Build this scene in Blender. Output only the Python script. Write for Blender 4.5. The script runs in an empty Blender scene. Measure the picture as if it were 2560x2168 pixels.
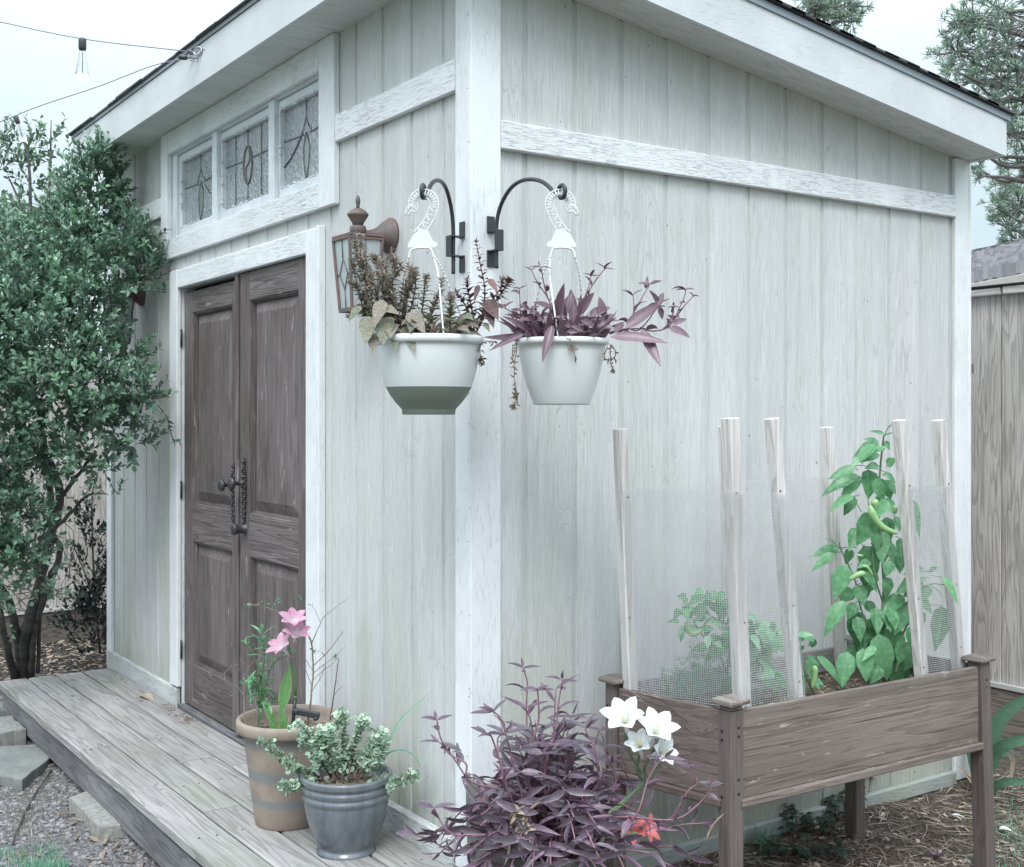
import bpy, math, random
from mathutils import Vector, Matrix, noise
random.seed(11)
V = Vector
U = random.uniform
scene = bpy.context.scene
COL = scene.collection

# ---------------------------------------------------------------- camera maths (metres; shed corner is the origin)
F, PX, HY = 2989.0, 1280.0, 1040.0
XA = (0.561833, -0.827251); YA = (0.827251, 0.561833)
CAM = V((3.081905, -1.945777, 1.5))
def ray(px, py):
    a = (px-PX)/F; b = (HY-py)/F
    return V((XA[0]*a+XA[1], YA[0]*a+YA[1], b))
def D(px, py, Z): return CAM + ray(px, py)*Z                       # at a distance
def PY(px, py, y): d = ray(px, py); return CAM + d*((y-CAM.y)/d.y)  # on the plane y
def PXp(px, py, x): d = ray(px, py); return CAM + d*((x-CAM.x)/d.x) # on the plane x
def PZ(px, py, z): d = ray(px, py); return CAM + d*((z-CAM.z)/d.z)  # on the plane z
camd = V((-XA[1], -YA[1], 0))
def sm(a, b, x):
    t = min(1, max(0, (x-a)/(b-a))); return t*t*(3-2*t)
def gh(x, y):
    return -0.03 - 0.115*sm(0.15, -0.5, x)*sm(-0.25, -0.65, y)*sm(-6.5, -4.6, x)

# ---------------------------------------------------------------- materials
def newmat(name):
    m = bpy.data.materials.new(name); m.use_nodes = True
    nt = m.node_tree; nt.nodes.clear()
    out = nt.nodes.new('ShaderNodeOutputMaterial')
    return m, nt, out
class N:
    def __init__(s, nt): s.nt = nt
    def node(s, t, **k):
        n = s.nt.nodes.new(t)
        for a, b in k.items(): setattr(n, a, b)
        return n
    def link(s, a, b): s.nt.links.new(a, b)
    def put(s, sock, v):
        if v is None: return
        if hasattr(v, 'links') or hasattr(v, 'is_linked'): s.link(v, sock)
        else: sock.default_value = v
    def math(s, op, a, b=None, c=None, clamp=False):
        n = s.node('ShaderNodeMath', operation=op); n.use_clamp = clamp
        s.put(n.inputs[0], a); s.put(n.inputs[1], b)
        if c is not None: s.put(n.inputs[2], c)
        return n.outputs[0]
    def vmath(s, op, a, b=None):
        n = s.node('ShaderNodeVectorMath', operation=op)
        s.put(n.inputs[0], a); s.put(n.inputs[1], b)
        return n.outputs[0]
    def mix(s, f, a, b, mode='MIX'):
        n = s.node('ShaderNodeMix', data_type='RGBA', blend_type=mode)
        s.put(n.inputs[0], f); s.put(n.inputs[6], c4(a)); s.put(n.inputs[7], c4(b))
        return n.outputs[2]
    def noise(s, vec, scale, detail=2, rough=.5, dist=0, out=0):
        n = s.node('ShaderNodeTexNoise')
        s.put(n.inputs['Vector'], vec); n.inputs['Scale'].default_value = scale
        n.inputs['Detail'].default_value = detail; n.inputs['Roughness'].default_value = rough
        n.inputs['Distortion'].default_value = dist
        return n.outputs[out]
    def ramp(s, f, stops, interp='LINEAR'):
        n = s.node('ShaderNodeValToRGB'); s.put(n.inputs[0], f); r = n.color_ramp; r.interpolation = interp
        while len(r.elements) < len(stops): r.elements.new(.5)
        for e, (p, c) in zip(r.elements, stops): e.position = p; e.color = c4(c) if not isinstance(c, (int, float)) else (c, c, c, 1)
        return n.outputs[0]
    def smooth(s, x, a, b):
        n = s.node('ShaderNodeMapRange', interpolation_type='SMOOTHSTEP')
        s.put(n.inputs[0], x); n.inputs[1].default_value = a; n.inputs[2].default_value = b
        return n.outputs[0]
    def bump(s, h, strength=.5, dist=.01, normal=None):
        n = s.node('ShaderNodeBump'); n.inputs['Strength'].default_value = strength
        n.inputs['Distance'].default_value = dist; s.put(n.inputs['Height'], h)
        if normal is not None: s.link(normal, n.inputs['Normal'])
        return n.outputs[0]
    def coords(s, scale=(1, 1, 1), attr=True):
        t = s.node('ShaderNodeTexCoord').outputs['Object']
        if attr:
            a = s.tc()[0]
            off = s.node('ShaderNodeCombineXYZ')
            for i, k in enumerate((37., 51., 23.)): s.link(s.math('MULTIPLY', a, k), off.inputs[i])
            t = s.vmath('ADD', t, off.outputs[0])
        return t
    def tc(s):
        a = s.node('ShaderNodeAttribute', attribute_name='tc')
        b = s.node('ShaderNodeSeparateColor'); s.link(a.outputs['Color'], b.inputs[0])
        return b.outputs
    def scl(s, v, sc):
        n = s.node('ShaderNodeVectorMath', operation='MULTIPLY'); s.link(v, n.inputs[0]); n.inputs[1].default_value = sc
        return n.outputs[0]
    def bsdf(s, out, col, rough=.5, normal=None, metal=0, spec=.5, trans=0, coat=0, ior=1.45, alpha=None):
        p = s.node('ShaderNodeBsdfPrincipled')
        s.put(p.inputs['Base Color'], c4(col)); s.put(p.inputs['Roughness'], rough)
        p.inputs['Metallic'].default_value = metal; p.inputs['Specular IOR Level'].default_value = spec
        p.inputs['Transmission Weight'].default_value = trans; p.inputs['Coat Weight'].default_value = coat
        p.inputs['IOR'].default_value = ior
        if normal is not None: s.link(normal, p.inputs['Normal'])
        if out is not None: s.link(p.outputs[0], out.inputs[0])
        return p
def c4(c):
    if isinstance(c, (tuple, list)) and len(c) == 3: return (c[0], c[1], c[2], 1)
    return c
AX = {'x': 0, 'y': 1, 'z': 2}
def axs(axis, along, across):
    v = [across]*3; v[AX[axis]] = along; return tuple(v)

def mat_painted(name, base=(.76, .785, .81), crack=(.40, .42, .45), axis='x', dens=.5, chip=(.30, .27, .24), bump=.6, green=0.):
    """white painted rough-sawn board: fine dashes along the grain, flaked spots"""
    m, nt, out = newmat(name); n = N(nt); v = n.coords()
    g = n.noise(n.scl(v, axs(axis, 24, 230)), 1, 3, .65, .8)
    g2 = n.noise(n.scl(v, axs(axis, 9, 110)), 1, 3, .6, .5)
    big = n.noise(v, 3.2, 4, .6)
    k = n.math('ADD', n.math('MULTIPLY', g, .72), n.math('MULTIPLY', g2, .28))
    crk = n.smooth(k, .452+.03*dens, .37)
    crk = n.math('MULTIPLY', crk, n.smooth(big, .25, .62))
    col = n.mix(n.smooth(big, .35, .7), base, tuple(c*.9 for c in base))
    col = n.mix(n.math('MULTIPLY', crk, .40), col, crack)
    spot = n.smooth(n.noise(n.scl(v, axs(axis, 9, 30)), 1, 4, .7), .69, .74)
    col = n.mix(n.math('MULTIPLY', spot, .55), col, chip)
    if green:
        gm = n.smooth(n.noise(v, 2.1, 4, .65), .42, .7)
        col = n.mix(n.math('MULTIPLY', gm, green), col, (.42, .47, .36))
    h = n.math('SUBTRACT', n.math('MULTIPLY', g, .6), crk)
    n.bsdf(out, col, .62, n.bump(h, bump, .004), spec=.3)
    return m
def mat_siding(name, axis_u):
    """grey-green weathered plywood siding, vertical grain, pale rubbed streaks, algae low down"""
    m, nt, out = newmat(name); n = N(nt); v = n.coords(attr=False)
    fine = n.noise(n.scl(v, (170, 170, 9)), 1, 3, .6, .5)
    warp = n.noise(n.scl(v, (9, 9, 1.1)), 1, 2, .5, .3)
    fl = n.math('FRACT', n.math('MULTIPLY', warp, 17))
    rings = n.smooth(n.math('ABSOLUTE', n.math('SUBTRACT', fl, .5)), .38, .5)
    st = n.noise(n.scl(v, (11, 11, .55)), 1, 4, .6, .2)
    st2 = n.noise(n.scl(v, (26, 26, 1.4)), 1, 3, .6)
    blot = n.noise(v, 2.3, 5, .65)
    col = n.mix(n.smooth(st, .34, .68), (.50, .515, .52), (.575, .59, .60))
    col = n.mix(n.math('MULTIPLY', n.smooth(st2, .5, .72), .3), col, (.70, .72, .73))
    col = n.mix(n.math('MULTIPLY', n.smooth(blot, .45, .68), .28), col, (.50, .515, .49))
    wm = n.smooth(n.noise(v, 1.1, 3, .6), .45, .62)
    col = n.mix(n.math('MULTIPLY', wm, .3), col, (.60, .575, .58))
    sep = n.node('ShaderNodeSeparateXYZ'); n.link(n.node('ShaderNodeTexCoord').outputs['Object'], sep.inputs[0])
    low = n.smooth(sep.outputs[2], 1.5, .0)
    gr = n.smooth(n.noise(n.scl(v, (5, 5, 1.0)), 1, 4, .6), .44, .64)
    col = n.mix(n.math('MULTIPLY', n.math('MULTIPLY', gr, n.math('ADD', n.math('MULTIPLY', low, .5), .16)), 1.), col, (.47, .49, .40))
    dirt = n.smooth(n.math('ADD', sep.outputs[2], n.math('MULTIPLY', n.math('SUBTRACT', st2, .5), .5)), .42, .05)
    col = n.mix(n.math('MULTIPLY', dirt, .62), col, n.mix(n.smooth(blot, .35, .65), (.20, .225, .165), (.36, .38, .31)))
    dash = n.math('MULTIPLY', n.smooth(fine, .46, .33), n.smooth(st2, .32, .55))
    col = n.mix(n.math('MULTIPLY', n.smooth(fine, .52, .66), .28), col, (.74, .76, .77))
    col = n.mix(n.math('MULTIPLY', dash, .36), col, (.36, .37, .36))
    col = n.mix(n.math('MULTIPLY', n.math('MULTIPLY', rings, n.smooth(blot, .5, .6)), .3), col, (.29, .30, .28))
    spk = n.smooth(n.noise(v, 48, 1, .5), .775, .80)
    col = n.mix(n.math('MULTIPLY', spk, .7), col, (.14, .12, .10))
    gq = n.tc()[1]
    col = n.mix(n.math('MULTIPLY', gq, n.math('MULTIPLY', n.smooth(st2, .3, .6), .6)), col, n.mix(.75, col, (.40, .43, .42)))
    h = n.math('ADD', fine, n.math('MULTIPLY', rings, -.35))
    n.bsdf(out, col, .75, n.bump(h, .55, .004), spec=.2)
    return m
def mat_wood(name, c1, c2, c3, axis='x', rings=16, fine=150, bump=.5, rough=.75, wear=0, wearc=(.5, .45, .38), grain=1., blot=(0.8, 1.1), knots=False, along=.9, across=13, green=0.):
    m, nt, out = newmat(name); n = N(nt); v = n.coords()
    if knots:
        wv = n.scl(v, axs(axis, 2.6, 7.5))
        vo = n.node('ShaderNodeTexVoronoi'); n.link(wv, vo.inputs['Vector']); vo.inputs['Scale'].default_value = .62
        kd = n.math('SUBTRACT', 1, n.smooth(vo.outputs['Distance'], .0, .16))
    w = n.noise(n.scl(v, axs(axis, along, across)), 1, 2, .45, .25)
    if knots: w = n.math('ADD', w, n.math('MULTIPLY', kd, .16))
    fr = n.math('FRACT', n.math('MULTIPLY', w, rings))
    rg = n.math('MULTIPLY', n.smooth(fr, .35, .93), n.math('SUBTRACT', 1, n.smooth(fr, .94, 1.)))
    f = n.noise(n.scl(v, axs(axis, 5, fine)), 1, 3, .6, .3)
    b = n.noise(n.scl(v, axs(axis, 1.3, 5)), 1, 4, .6)
    col = n.mix(n.smooth(b, .3, .7), c1, c2)
    col = n.mix(n.math('MULTIPLY', rg, .75*grain), col, c3)
    col = n.mix(n.math('MULTIPLY', n.smooth(f, .5, .3), .6), col, c3)
    if knots: col = n.mix(n.math('MULTIPLY', n.smooth(kd, .72, .92), .7), col, tuple(c*.6 for c in c3))
    if wear:
        wn = n.noise(n.scl(v, axs(axis, 6, 45)), 1, 4, .65, .8)
        col = n.mix(n.math('MULTIPLY', n.smooth(wn, .62, .70), wear), col, wearc)
    if green:
        gm = n.smooth(n.noise(v, 1.7, 4, .65), .45, .68); col = n.mix(n.math('MULTIPLY', gm, green), col, (.20, .25, .16))
    h = n.math('SUBTRACT', n.math('MULTIPLY', f, .5), n.math('MULTIPLY', rg, .5))
    n.bsdf(out, col, rough, n.bump(h, bump, .004), spec=.25)
    return m
def mat_leaf(name, stops, rib=(.3, .35, .2), ribf=.4, rough=.42, trans=.25, spec=.5, edge=None, spots=None, gradient=None, back=None):
    """stops: colour ramp over the per-leaf random value; tc = (random, edge, along)"""
    m, nt, out = newmat(name); n = N(nt); t = n.tc(); v = n.coords(attr=False)
    col = n.ramp(t[0], stops)
    nz = n.noise(v, 60, 3, .6)
    col = n.mix(n.math('MULTIPLY', n.smooth(nz, .4, .7), .25), col, tuple(c*1.6 for c in stops[-1][1][:3]))
    if gradient: col = n.mix(n.smooth(t[2], gradient[1], gradient[2]), col, gradient[0])
    if edge: col = n.mix(n.math('MULTIPLY', n.smooth(t[1], edge[1], edge[1]+.2), edge[2]), col, edge[0])
    if spots: col = n.mix(n.math('MULTIPLY', n.smooth(n.noise(v, spots[1], 2, .5), .52, .6), spots[2]), col, spots[0])
    if ribf: col = n.mix(n.math('MULTIPLY', n.math('SUBTRACT', 1, n.smooth(t[1], .02, .22)), ribf), col, rib)
    if back: col = n.mix(n.math('MULTIPLY', n.node('ShaderNodeNewGeometry').outputs['Backfacing'], back[1]), col, back[0])
    p = n.bsdf(None, col, rough, n.bump(nz, .15, .002), spec=spec)
    tr = n.node('ShaderNodeBsdfTranslucent'); n.link(col, tr.inputs[0])
    mx = n.node('ShaderNodeMixShader'); mx.inputs[0].default_value = trans
    n.link(p.outputs[0], mx.inputs[1]); n.link(tr.outputs[0], mx.inputs[2]); n.link(mx.outputs[0], out.inputs[0])
    return m
def mat_plain(name, col, rough=.5, metal=0, spec=.5, bumps=0, bscale=80, var=.15, vscale=6, alt=None, coat=0):
    m, nt, out = newmat(name); n = N(nt); v = n.coords(attr=False)
    b = n.noise(v, vscale, 4, .6)
    c = n.mix(n.math('MULTIPLY', n.smooth(b, .35, .65), 1 if alt else var), col, alt if alt else tuple(x*.6 for x in col))
    h = n.noise(v, bscale, 3, .6)
    n.bsdf(out, c, rough, n.bump(h, max(bumps, .02), .003), metal, spec, coat=coat)
    return m
def mat_glass(name):
    m, nt, out = newmat(name); n = N(nt); v = n.coords()
    vo = n.node('ShaderNodeTexVoronoi'); n.link(v, vo.inputs['Vector']); vo.inputs['Scale'].default_value = 62
    nz = n.noise(v, 60, 2, .5, .8)
    h = n.math('ADD', vo.outputs['Distance'], nz)
    col = n.mix(n.smooth(n.noise(v, 5, 2), .35, .65), (.30, .33, .36), (.42, .46, .49))
    col = n.mix(n.math('MULTIPLY', n.smooth(vo.outputs['Distance'], .2, .7), .35), col, (.50, .55, .58))
    n.bsdf(out, col, .13, n.bump(h, 1., .006), spec=.9, trans=.2, coat=.3)
    return m
def mat_shingle(name, c=(.09, .095, .10), c2=(.2, .2, .21)):
    m, nt, out = newmat(name); n = N(nt); v = n.coords()
    g = n.noise(v, 260, 2, .7); b = n.noise(v, 4, 3)
    t = n.tc()[0]
    col = n.mix(n.smooth(g, .4, .65), c, c2); col = n.mix(n.math('MULTIPLY', t, .75), col, tuple(x*.55 for x in c))
    n.bsdf(out, col, .9, n.bump(g, .8, .004), spec=.2)
    return m
def mat_ground():
    m, nt, out = newmat('ground'); n = N(nt); v = n.coords(attr=False)
    sep = n.node('ShaderNodeSeparateXYZ'); n.link(v, sep.inputs[0])
    a = n.noise(v, 42, 6, .7, .3); b = n.noise(v, 1.3, 4, .6); c = n.noise(v, 160, 3, .7)
    vo = n.node('ShaderNodeTexVoronoi'); n.link(v, vo.inputs['Vector']); vo.inputs['Scale'].default_value = 60
    left = n.mix(n.smooth(a, .35, .65), (.13, .125, .13), (.31, .30, .315))
    left = n.mix(n.math('MULTIPLY', n.smooth(b, .45, .62), .45), left, (.20, .22, .16))
    right = n.mix(n.smooth(a, .35, .7), (.08, .065, .055), (.22, .185, .155))
    right = n.mix(n.math('MULTIPLY', n.smooth(b, .5, .65), .3), right, (.10, .14, .08))
    col = n.mix(n.smooth(sep.outputs[0], -.4, .1), left, right)
    col = n.mix(n.math('MULTIPLY', n.smooth(sep.outputs[0], -3.9, -4.5), .85), col, n.mix(n.smooth(a, .35, .7), (.045, .042, .040), (.13, .12, .11)))  # dark leaf litter by the shrub, with its shade put into the colour
    lk = n.node('ShaderNodeTexNoise'); lk.inputs['Scale'].default_value = .35; n.link(v, lk.inputs[0])
    dist = n.node('ShaderNodeVectorMath', operation='LENGTH'); n.link(v, dist.inputs[0])
    grass = n.smooth(dist.outputs['Value'], 5.5, 9.)
    col = n.mix(n.math('MULTIPLY', grass, .8), col, (.07, .12, .05))
    h = n.math('ADD', n.math('MULTIPLY', vo.outputs['Distance'], 1.2), n.math('ADD', a, n.math('MULTIPLY', c, .4)))
    n.bsdf(out, col, .95, n.bump(h, .9, .02), spec=.15)
    return m

M = {}
M['trim_x'] = mat_painted('trim_x', axis='x', dens=1.); M['trim_y'] = mat_painted('trim_y', axis='y', dens=1.)
M['trim_z'] = mat_painted('trim_z', axis='z', dens=.2, bump=.4)
M['fascia_x'] = mat_painted('fascia_x', base=(.62, .65, .67), axis='x', dens=-.9, bump=.25)
M['fascia_y'] = mat_painted('fascia_y', base=(.63, .66, .69), axis='y', dens=-.7, bump=.3)
M['soffit'] = mat_wood('soffit', (.58, .60, .60), (.68, .70, .70), (.40, .41, .40), 'y', 6, 110, .2, .8, grain=.35)
M['base_x'] = mat_painted('base_x', base=(.62, .65, .66), axis='x', dens=2.2, crack=(.24, .23, .2), bump=.8, green=.35)
M['base_y'] = mat_painted('base_y', base=(.40, .44, .42), axis='y', dens=1.6, green=.7)
M['sash'] = mat_painted('sash', base=(.70, .74, .78), axis='z', dens=.8, crack=(.3, .29, .27), bump=.5)
M['siding'] = mat_siding('siding', 'x')
M['door_z'] = mat_wood('door_z', (.115, .096, .092), (.20, .175, .174), (.05, .042, .044), 'z', 14, 120, .45, .6, .8, (.34, .32, .32), .5, along=.5)
M['door_x'] = mat_wood('door_x', (.115, .096, .092), (.21, .186, .184), (.05, .042, .044), 'x', 16, 120, .45, .6, .8, (.36, .34, .34), .65, along=.5)
M['deck'] = mat_wood('deck', (.32, .31, .305), (.42, .41, .41), (.15, .14, .135), 'x', 13, 130, .5, .8, .2, (.6, .59, .58), .62, knots=True, across=11, along=.45, green=.25)
M['rim'] = mat_wood('rim', (.13, .13, .138), (.25, .25, .262), (.075, .075, .08), 'x', 12, 120, .5, .8, .2, (.3, .3, .3), .6, knots=True)
M['planter_y'] = mat_wood('planter_y', (.165, .135, .12), (.23, .195, .175), (.08, .063, .056), 'y', 6, 150, .6, .6, .9, (.46, .40, .34), .3, along=.5, across=15, knots=True)
M['planter_x'] = mat_wood('planter_x', (.13, .102, .094), (.18, .146, .135), (.075, .058, .053), 'x', 6, 150, .6, .6, .5, (.36, .31, .27), .35, knots=True, along=.5, across=15)
M['planter_z'] = mat_wood('planter_z', (.13, .107, .10), (.175, .15, .14), (.075, .058, .053), 'z', 7, 140, .4, .6, .3, (.30, .26, .22), .4)
M['cap'] = mat_wood('cap', (.17, .15, .135), (.26, .24, .22), (.09, .07, .06), 'x', 12, 120, .6, .7, .6, (.45, .42, .38), .8)
M['stake'] = mat_wood('stake', (.60, .58, .565), (.72, .70, .69), (.36, .335, .32), 'z', 7, 160, .35, .75, 0, grain=.7, along=.35, across=16)
M['fence_z'] = mat_wood('fence_z', (.47, .44, .42), (.60, .57, .55), (.20, .18, .165), 'z', 13, 120, .5, .85, .3, (.38, .36, .35), .6, knots=True)
M['fence_rail'] = mat_wood('fence_rail', (.48, .455, .44), (.58, .56, .54), (.27, .245, .23), 'x', 9, 120, .4, .8, grain=.6, knots=True)
M['fence_light'] = mat_plain('fence_light', (.55, .55, .54), .7, bumps=.3)
M['kick_x'] = mat_wood('kick_x', (.22, .185, .165), (.30, .26, .235), (.10, .08, .07), 'x', 18, 120, .4, .8, grain=1.)
M['kick_y'] = mat_wood('kick_y', (.13, .11, .10), (.19, .165, .155), (.06, .05, .045), 'y', 14, 120, .4, .8, grain=.8)
M['glass'] = mat_glass('privacy_glass')
M['lead'] = mat_plain('lead', (.16, .165, .175), .45, metal=.4)
M['glass_pink'] = mat_plain('glass_pink', (.30, .27, .29), .2, var=.4, vscale=40); M['glass_green'] = mat_plain('glass_green', (.24, .30, .27), .2, var=.4, vscale=40)
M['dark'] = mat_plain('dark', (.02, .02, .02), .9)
M['shingle'] = mat_shingle('shingle'); M['shingle_far'] = mat_shingle('shingle_far', (.34, .33, .35), (.52, .50, .53))
M['drip'] = mat_plain('drip_metal', (.30, .34, .38), .45, metal=.3, bumps=.05)
M['black_metal'] = mat_plain('black_metal', (.055, .062, .068), .38, metal=.3, bumps=.1, var=.3)
M['iron'] = mat_plain('cast_iron', (.10, .10, .105), .5, metal=.7, bumps=.4, var=.5, vscale=30)
M['copper'] = mat_plain('rusted_copper', (.21, .135, .12), .6, metal=.25, bumps=.2, alt=(.13, .115, .118), vscale=14)
M['lamp_glass'] = mat_plain('lamp_glass', (.42, .47, .48), .12, spec=.8, var=.2, vscale=12)
M['white_plastic'] = mat_plain('white_plastic', (.72, .76, .78), .40, bumps=.06, var=.16, vscale=3.5)
M['grey_base'] = mat_plain('grey_plastic', (.21, .25, .215), .5, bumps=.1, var=.15, vscale=9)
M['soil'] = mat_plain('soil', (.06, .045, .035), .95, bumps=1., bscale=140, alt=(.14, .11, .085), vscale=90)
M['bark'] = mat_plain('bark_chips', (.13, .10, .08), .9, bumps=.5, alt=(.30, .25, .20), vscale=35)
M['concrete'] = mat_plain('concrete', (.24, .24, .225), .9, bumps=.5, bscale=220, alt=(.34, .34, .32), vscale=40)
M['stone'] = mat_plain('flagstone', (.17, .185, .18), .8, bumps=.5, bscale=50, alt=(.23, .245, .235), vscale=9)
M['shrub_wood'] = mat_plain('shrub_bark', (.05, .045, .045), .85, bumps=.8, bscale=70, alt=(.10, .092, .09), vscale=18)
M['shrub'] = mat_leaf('shrub_leaf', [(0, (.075, .115, .10)), (.4, (.11, .185, .145)), (.75, (.16, .29, .195)), (1, (.25, .44, .27))], rib=(.16, .28, .18), ribf=.3, rough=.28, trans=.25, spec=.6)
M['shrub_far'] = mat_leaf('shrub_far_leaf', [(0, (.08, .12, .10)), (.6, (.12, .20, .14)), (1, (.18, .32, .17))], ribf=0, rough=.5, trans=.25)
M['vine'] = mat_leaf('vine_leaf', [(0, (.012, .02, .018)), (1, (.03, .05, .04))], ribf=0, rough=.5, trans=.1)
M['pine'] = mat_leaf('pine_needle', [(0, (.12, .165, .145)), (.6, (.20, .28, .225)), (1, (.34, .46, .34))], ribf=0, rough=.6, trans=.2)
M['purple'] = mat_leaf('purple_leaf', [(0, (.075, .080, .088)), (.3, (.085, .070, .09)), (.8, (.13, .088, .125)), (1, (.19, .13, .18))], rib=(.2, .12, .18), ribf=.35, rough=.33, trans=.1, spec=.6, edge=((.26, .15, .23), .7, .5), back=((.27, .155, .235), .6))
M['purple_h'] = mat_leaf('purple_leaf_hanging', [(0, (.08, .052, .068)), (.5, (.11, .066, .088)), (1, (.18, .115, .15))], rib=(.22, .12, .17), ribf=.35, rough=.33, trans=.1, spec=.6, edge=((.25, .15, .2), .7, .45), back=((.24, .125, .18), .6))
M['purple_stem'] = mat_plain('purple_stem', (.26, .15, .18), .5, alt=(.17, .09, .12), vscale=20)
M['brown_stem'] = mat_plain('brown_stem', (.12, .07, .06), .6, var=.3)
M['dry_stem'] = mat_plain('dry_stem', (.30, .25, .21), .8, alt=(.18, .15, .12), vscale=25)
M['green_stem'] = mat_plain('green_stem', (.16, .24, .13), .5, alt=(.1, .15, .09), vscale=10)
M['hypo'] = mat_leaf('spotted_leaf', [(0, (.09, .12, .08)), (.5, (.14, .18, .10)), (.8, (.19, .16, .13)), (1, (.23, .14, .14))], rib=(.2, .15, .12), ribf=.3, rough=.5, trans=.2, spots=((.42, .43, .36), 200, .4))
M['hypo_top'] = mat_leaf('bronze_leaf', [(0, (.15, .15, .105)), (.5, (.26, .24, .19)), (1, (.38, .30, .26))], ribf=0, rough=.6, trans=.2, spots=((.42, .38, .33), 160, .4))
M['hypo_red'] = mat_leaf('dark_red_leaf', [(0, (.055, .03, .035)), (.6, (.10, .055, .055)), (1, (.19, .10, .09))], rib=(.2, .09, .09), ribf=.3, rough=.45, trans=.2)
M['pepper'] = mat_leaf('pepper_leaf', [(0, (.06, .18, .08)), (.5, (.10, .28, .125)), (.85, (.17, .40, .20)), (1, (.28, .52, .32))], rib=(.20, .40, .2), ribf=.5, rough=.33, trans=.3)
M['pepper_fruit'] = mat_plain('pepper_fruit', (.27, .46, .20), .25, spec=.6, var=.1)
M['fern'] = mat_leaf('fern_leaf', [(0, (.08, .18, .11)), (1, (.20, .34, .22))], ribf=0, rough=.6, trans=.2)
M['jade'] = mat_leaf('variegated_leaf', [(0, (.22, .36, .25)), (.6, (.34, .50, .37)), (1, (.50, .63, .50))], rib=(.14, .28, .17), ribf=.5, rough=.3, trans=.15, edge=((.66, .74, .62), .55, .75))
M['grass'] = mat_leaf('grass_blade', [(0, (.09, .25, .17)), (.6, (.16, .38, .27)), (1, (.32, .52, .40))], ribf=0, rough=.5, trans=.3)
M['straw_grass'] = mat_leaf('dry_grass', [(0, (.18, .17, .12)), (1, (.40, .38, .29))], ribf=0, rough=.7, trans=.2)
M['strap'] = mat_leaf('strap_leaf', [(0, (.06, .15, .10)), (1, (.14, .27, .18))], ribf=.2, rough=.35, trans=.25, rib=(.18, .3, .2))
M['canna'] = mat_leaf('broad_leaf', [(0, (.10, .28, .10)), (1, (.18, .38, .15))], rib=(.3, .48, .25), ribf=.5, rough=.35, trans=.3, edge=((.42, .48, .22), .7, .6))
M['oleander'] = mat_leaf('narrow_leaf', [(0, (.07, .22, .11)), (.6, (.12, .32, .16)), (1, (.22, .46, .25))], ribf=.3, rough=.4, trans=.25)
M['lily_white'] = mat_leaf('white_petal', [(0, (.72, .75, .75)), (1, (.82, .85, .85))], rib=(.55, .60, .58), ribf=.3, rough=.6, trans=.3, spec=.2)
M['lily_pink'] = mat_leaf('pink_petal', [(0, (.50, .25, .38)), (1, (.66, .40, .52))], rib=(.80, .58, .66), ribf=.3, rough=.6, trans=.3, spec=.2, gradient=((.78, .74, .76), .62, .1))
M['lily_red'] = mat_leaf('red_petal', [(0, (.72, .16, .17)), (1, (.86, .30, .30))], rib=(.8, .3, .3), ribf=.2, rough=.6, trans=.3, spec=.2)
M['straw'] = mat_leaf('pine_straw', [(0, (.18, .135, .11)), (.5, (.33, .26, .215)), (1, (.52, .45, .39))], ribf=0, rough=.85, trans=.05, spec=.15)
M['clod'] = mat_plain('clod', (.17, .165, .175), .95, bumps=.8, bscale=150, alt=(.33, .325, .34), vscale=25)
M['deadleaf'] = mat_leaf('dead_leaf', [(0, (.20, .14, .10)), (1, (.42, .36, .29))], ribf=.3, rough=.8, trans=.1, rib=(.15, .1, .08))
M['pale'] = mat_plain('pale_shell', (.68, .70, .68), .7, bumps=.3)
M['wire'] = mat_plain('galvanised', (.60, .61, .63), .45, metal=.35, bumps=0)
M['cord'] = mat_plain('cord', (.26, .26, .30), .6)
M['red_clay'] = mat_plain('old_pot', (.22, .19, .18), .9, bumps=.5)
def mat_clear(name):
    m, nt, out = newmat(name); n = N(nt)
    p = n.bsdf(None, (.95, .97, 1), .02, trans=1, ior=1.3)
    tr = n.node('ShaderNodeBsdfTransparent'); mx = n.node('ShaderNodeMixShader'); mx.inputs[0].default_value = .55
    n.link(p.outputs[0], mx.inputs[1]); n.link(tr.outputs[0], mx.inputs[2]); n.link(mx.outputs[0], out.inputs[0])
    return m
M['bulb'] = mat_clear('bulb_glass')
def mat_terracotta():
    m, nt, out = newmat('striped_terracotta'); n = N(nt); v = n.coords(attr=False)
    sep = n.node('ShaderNodeSeparateXYZ'); n.link(v, sep.inputs[0])
    z = n.math('ADD', sep.outputs[2], n.math('MULTIPLY', n.math('SUBTRACT', n.noise(n.scl(v, (9, 9, 30)), 1, 4, .6), .5), .035))
    col = n.mix(n.smooth(n.noise(v, 14, 4, .6), .35, .65), (.33, .275, .23), (.27, .225, .19))
    for zc, wd in ((.295, .016), (.185, .022), (.095, .018)):
        d = n.math('ABSOLUTE', n.math('SUBTRACT', z, zc))
        col = n.mix(n.math('MULTIPLY', n.math('SUBTRACT', 1, n.smooth(d, wd*.4, wd*1.25)), .85), col, (.20, .22, .23))
    col = n.mix(n.math('MULTIPLY', n.smooth(sep.outputs[2], .05, .0), .5), col, (.22, .15, .12))
    n.bsdf(out, col, .7, n.bump(n.noise(v, 120, 3), .2, .003), spec=.3); return m
M['terracotta'] = mat_terracotta()
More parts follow.
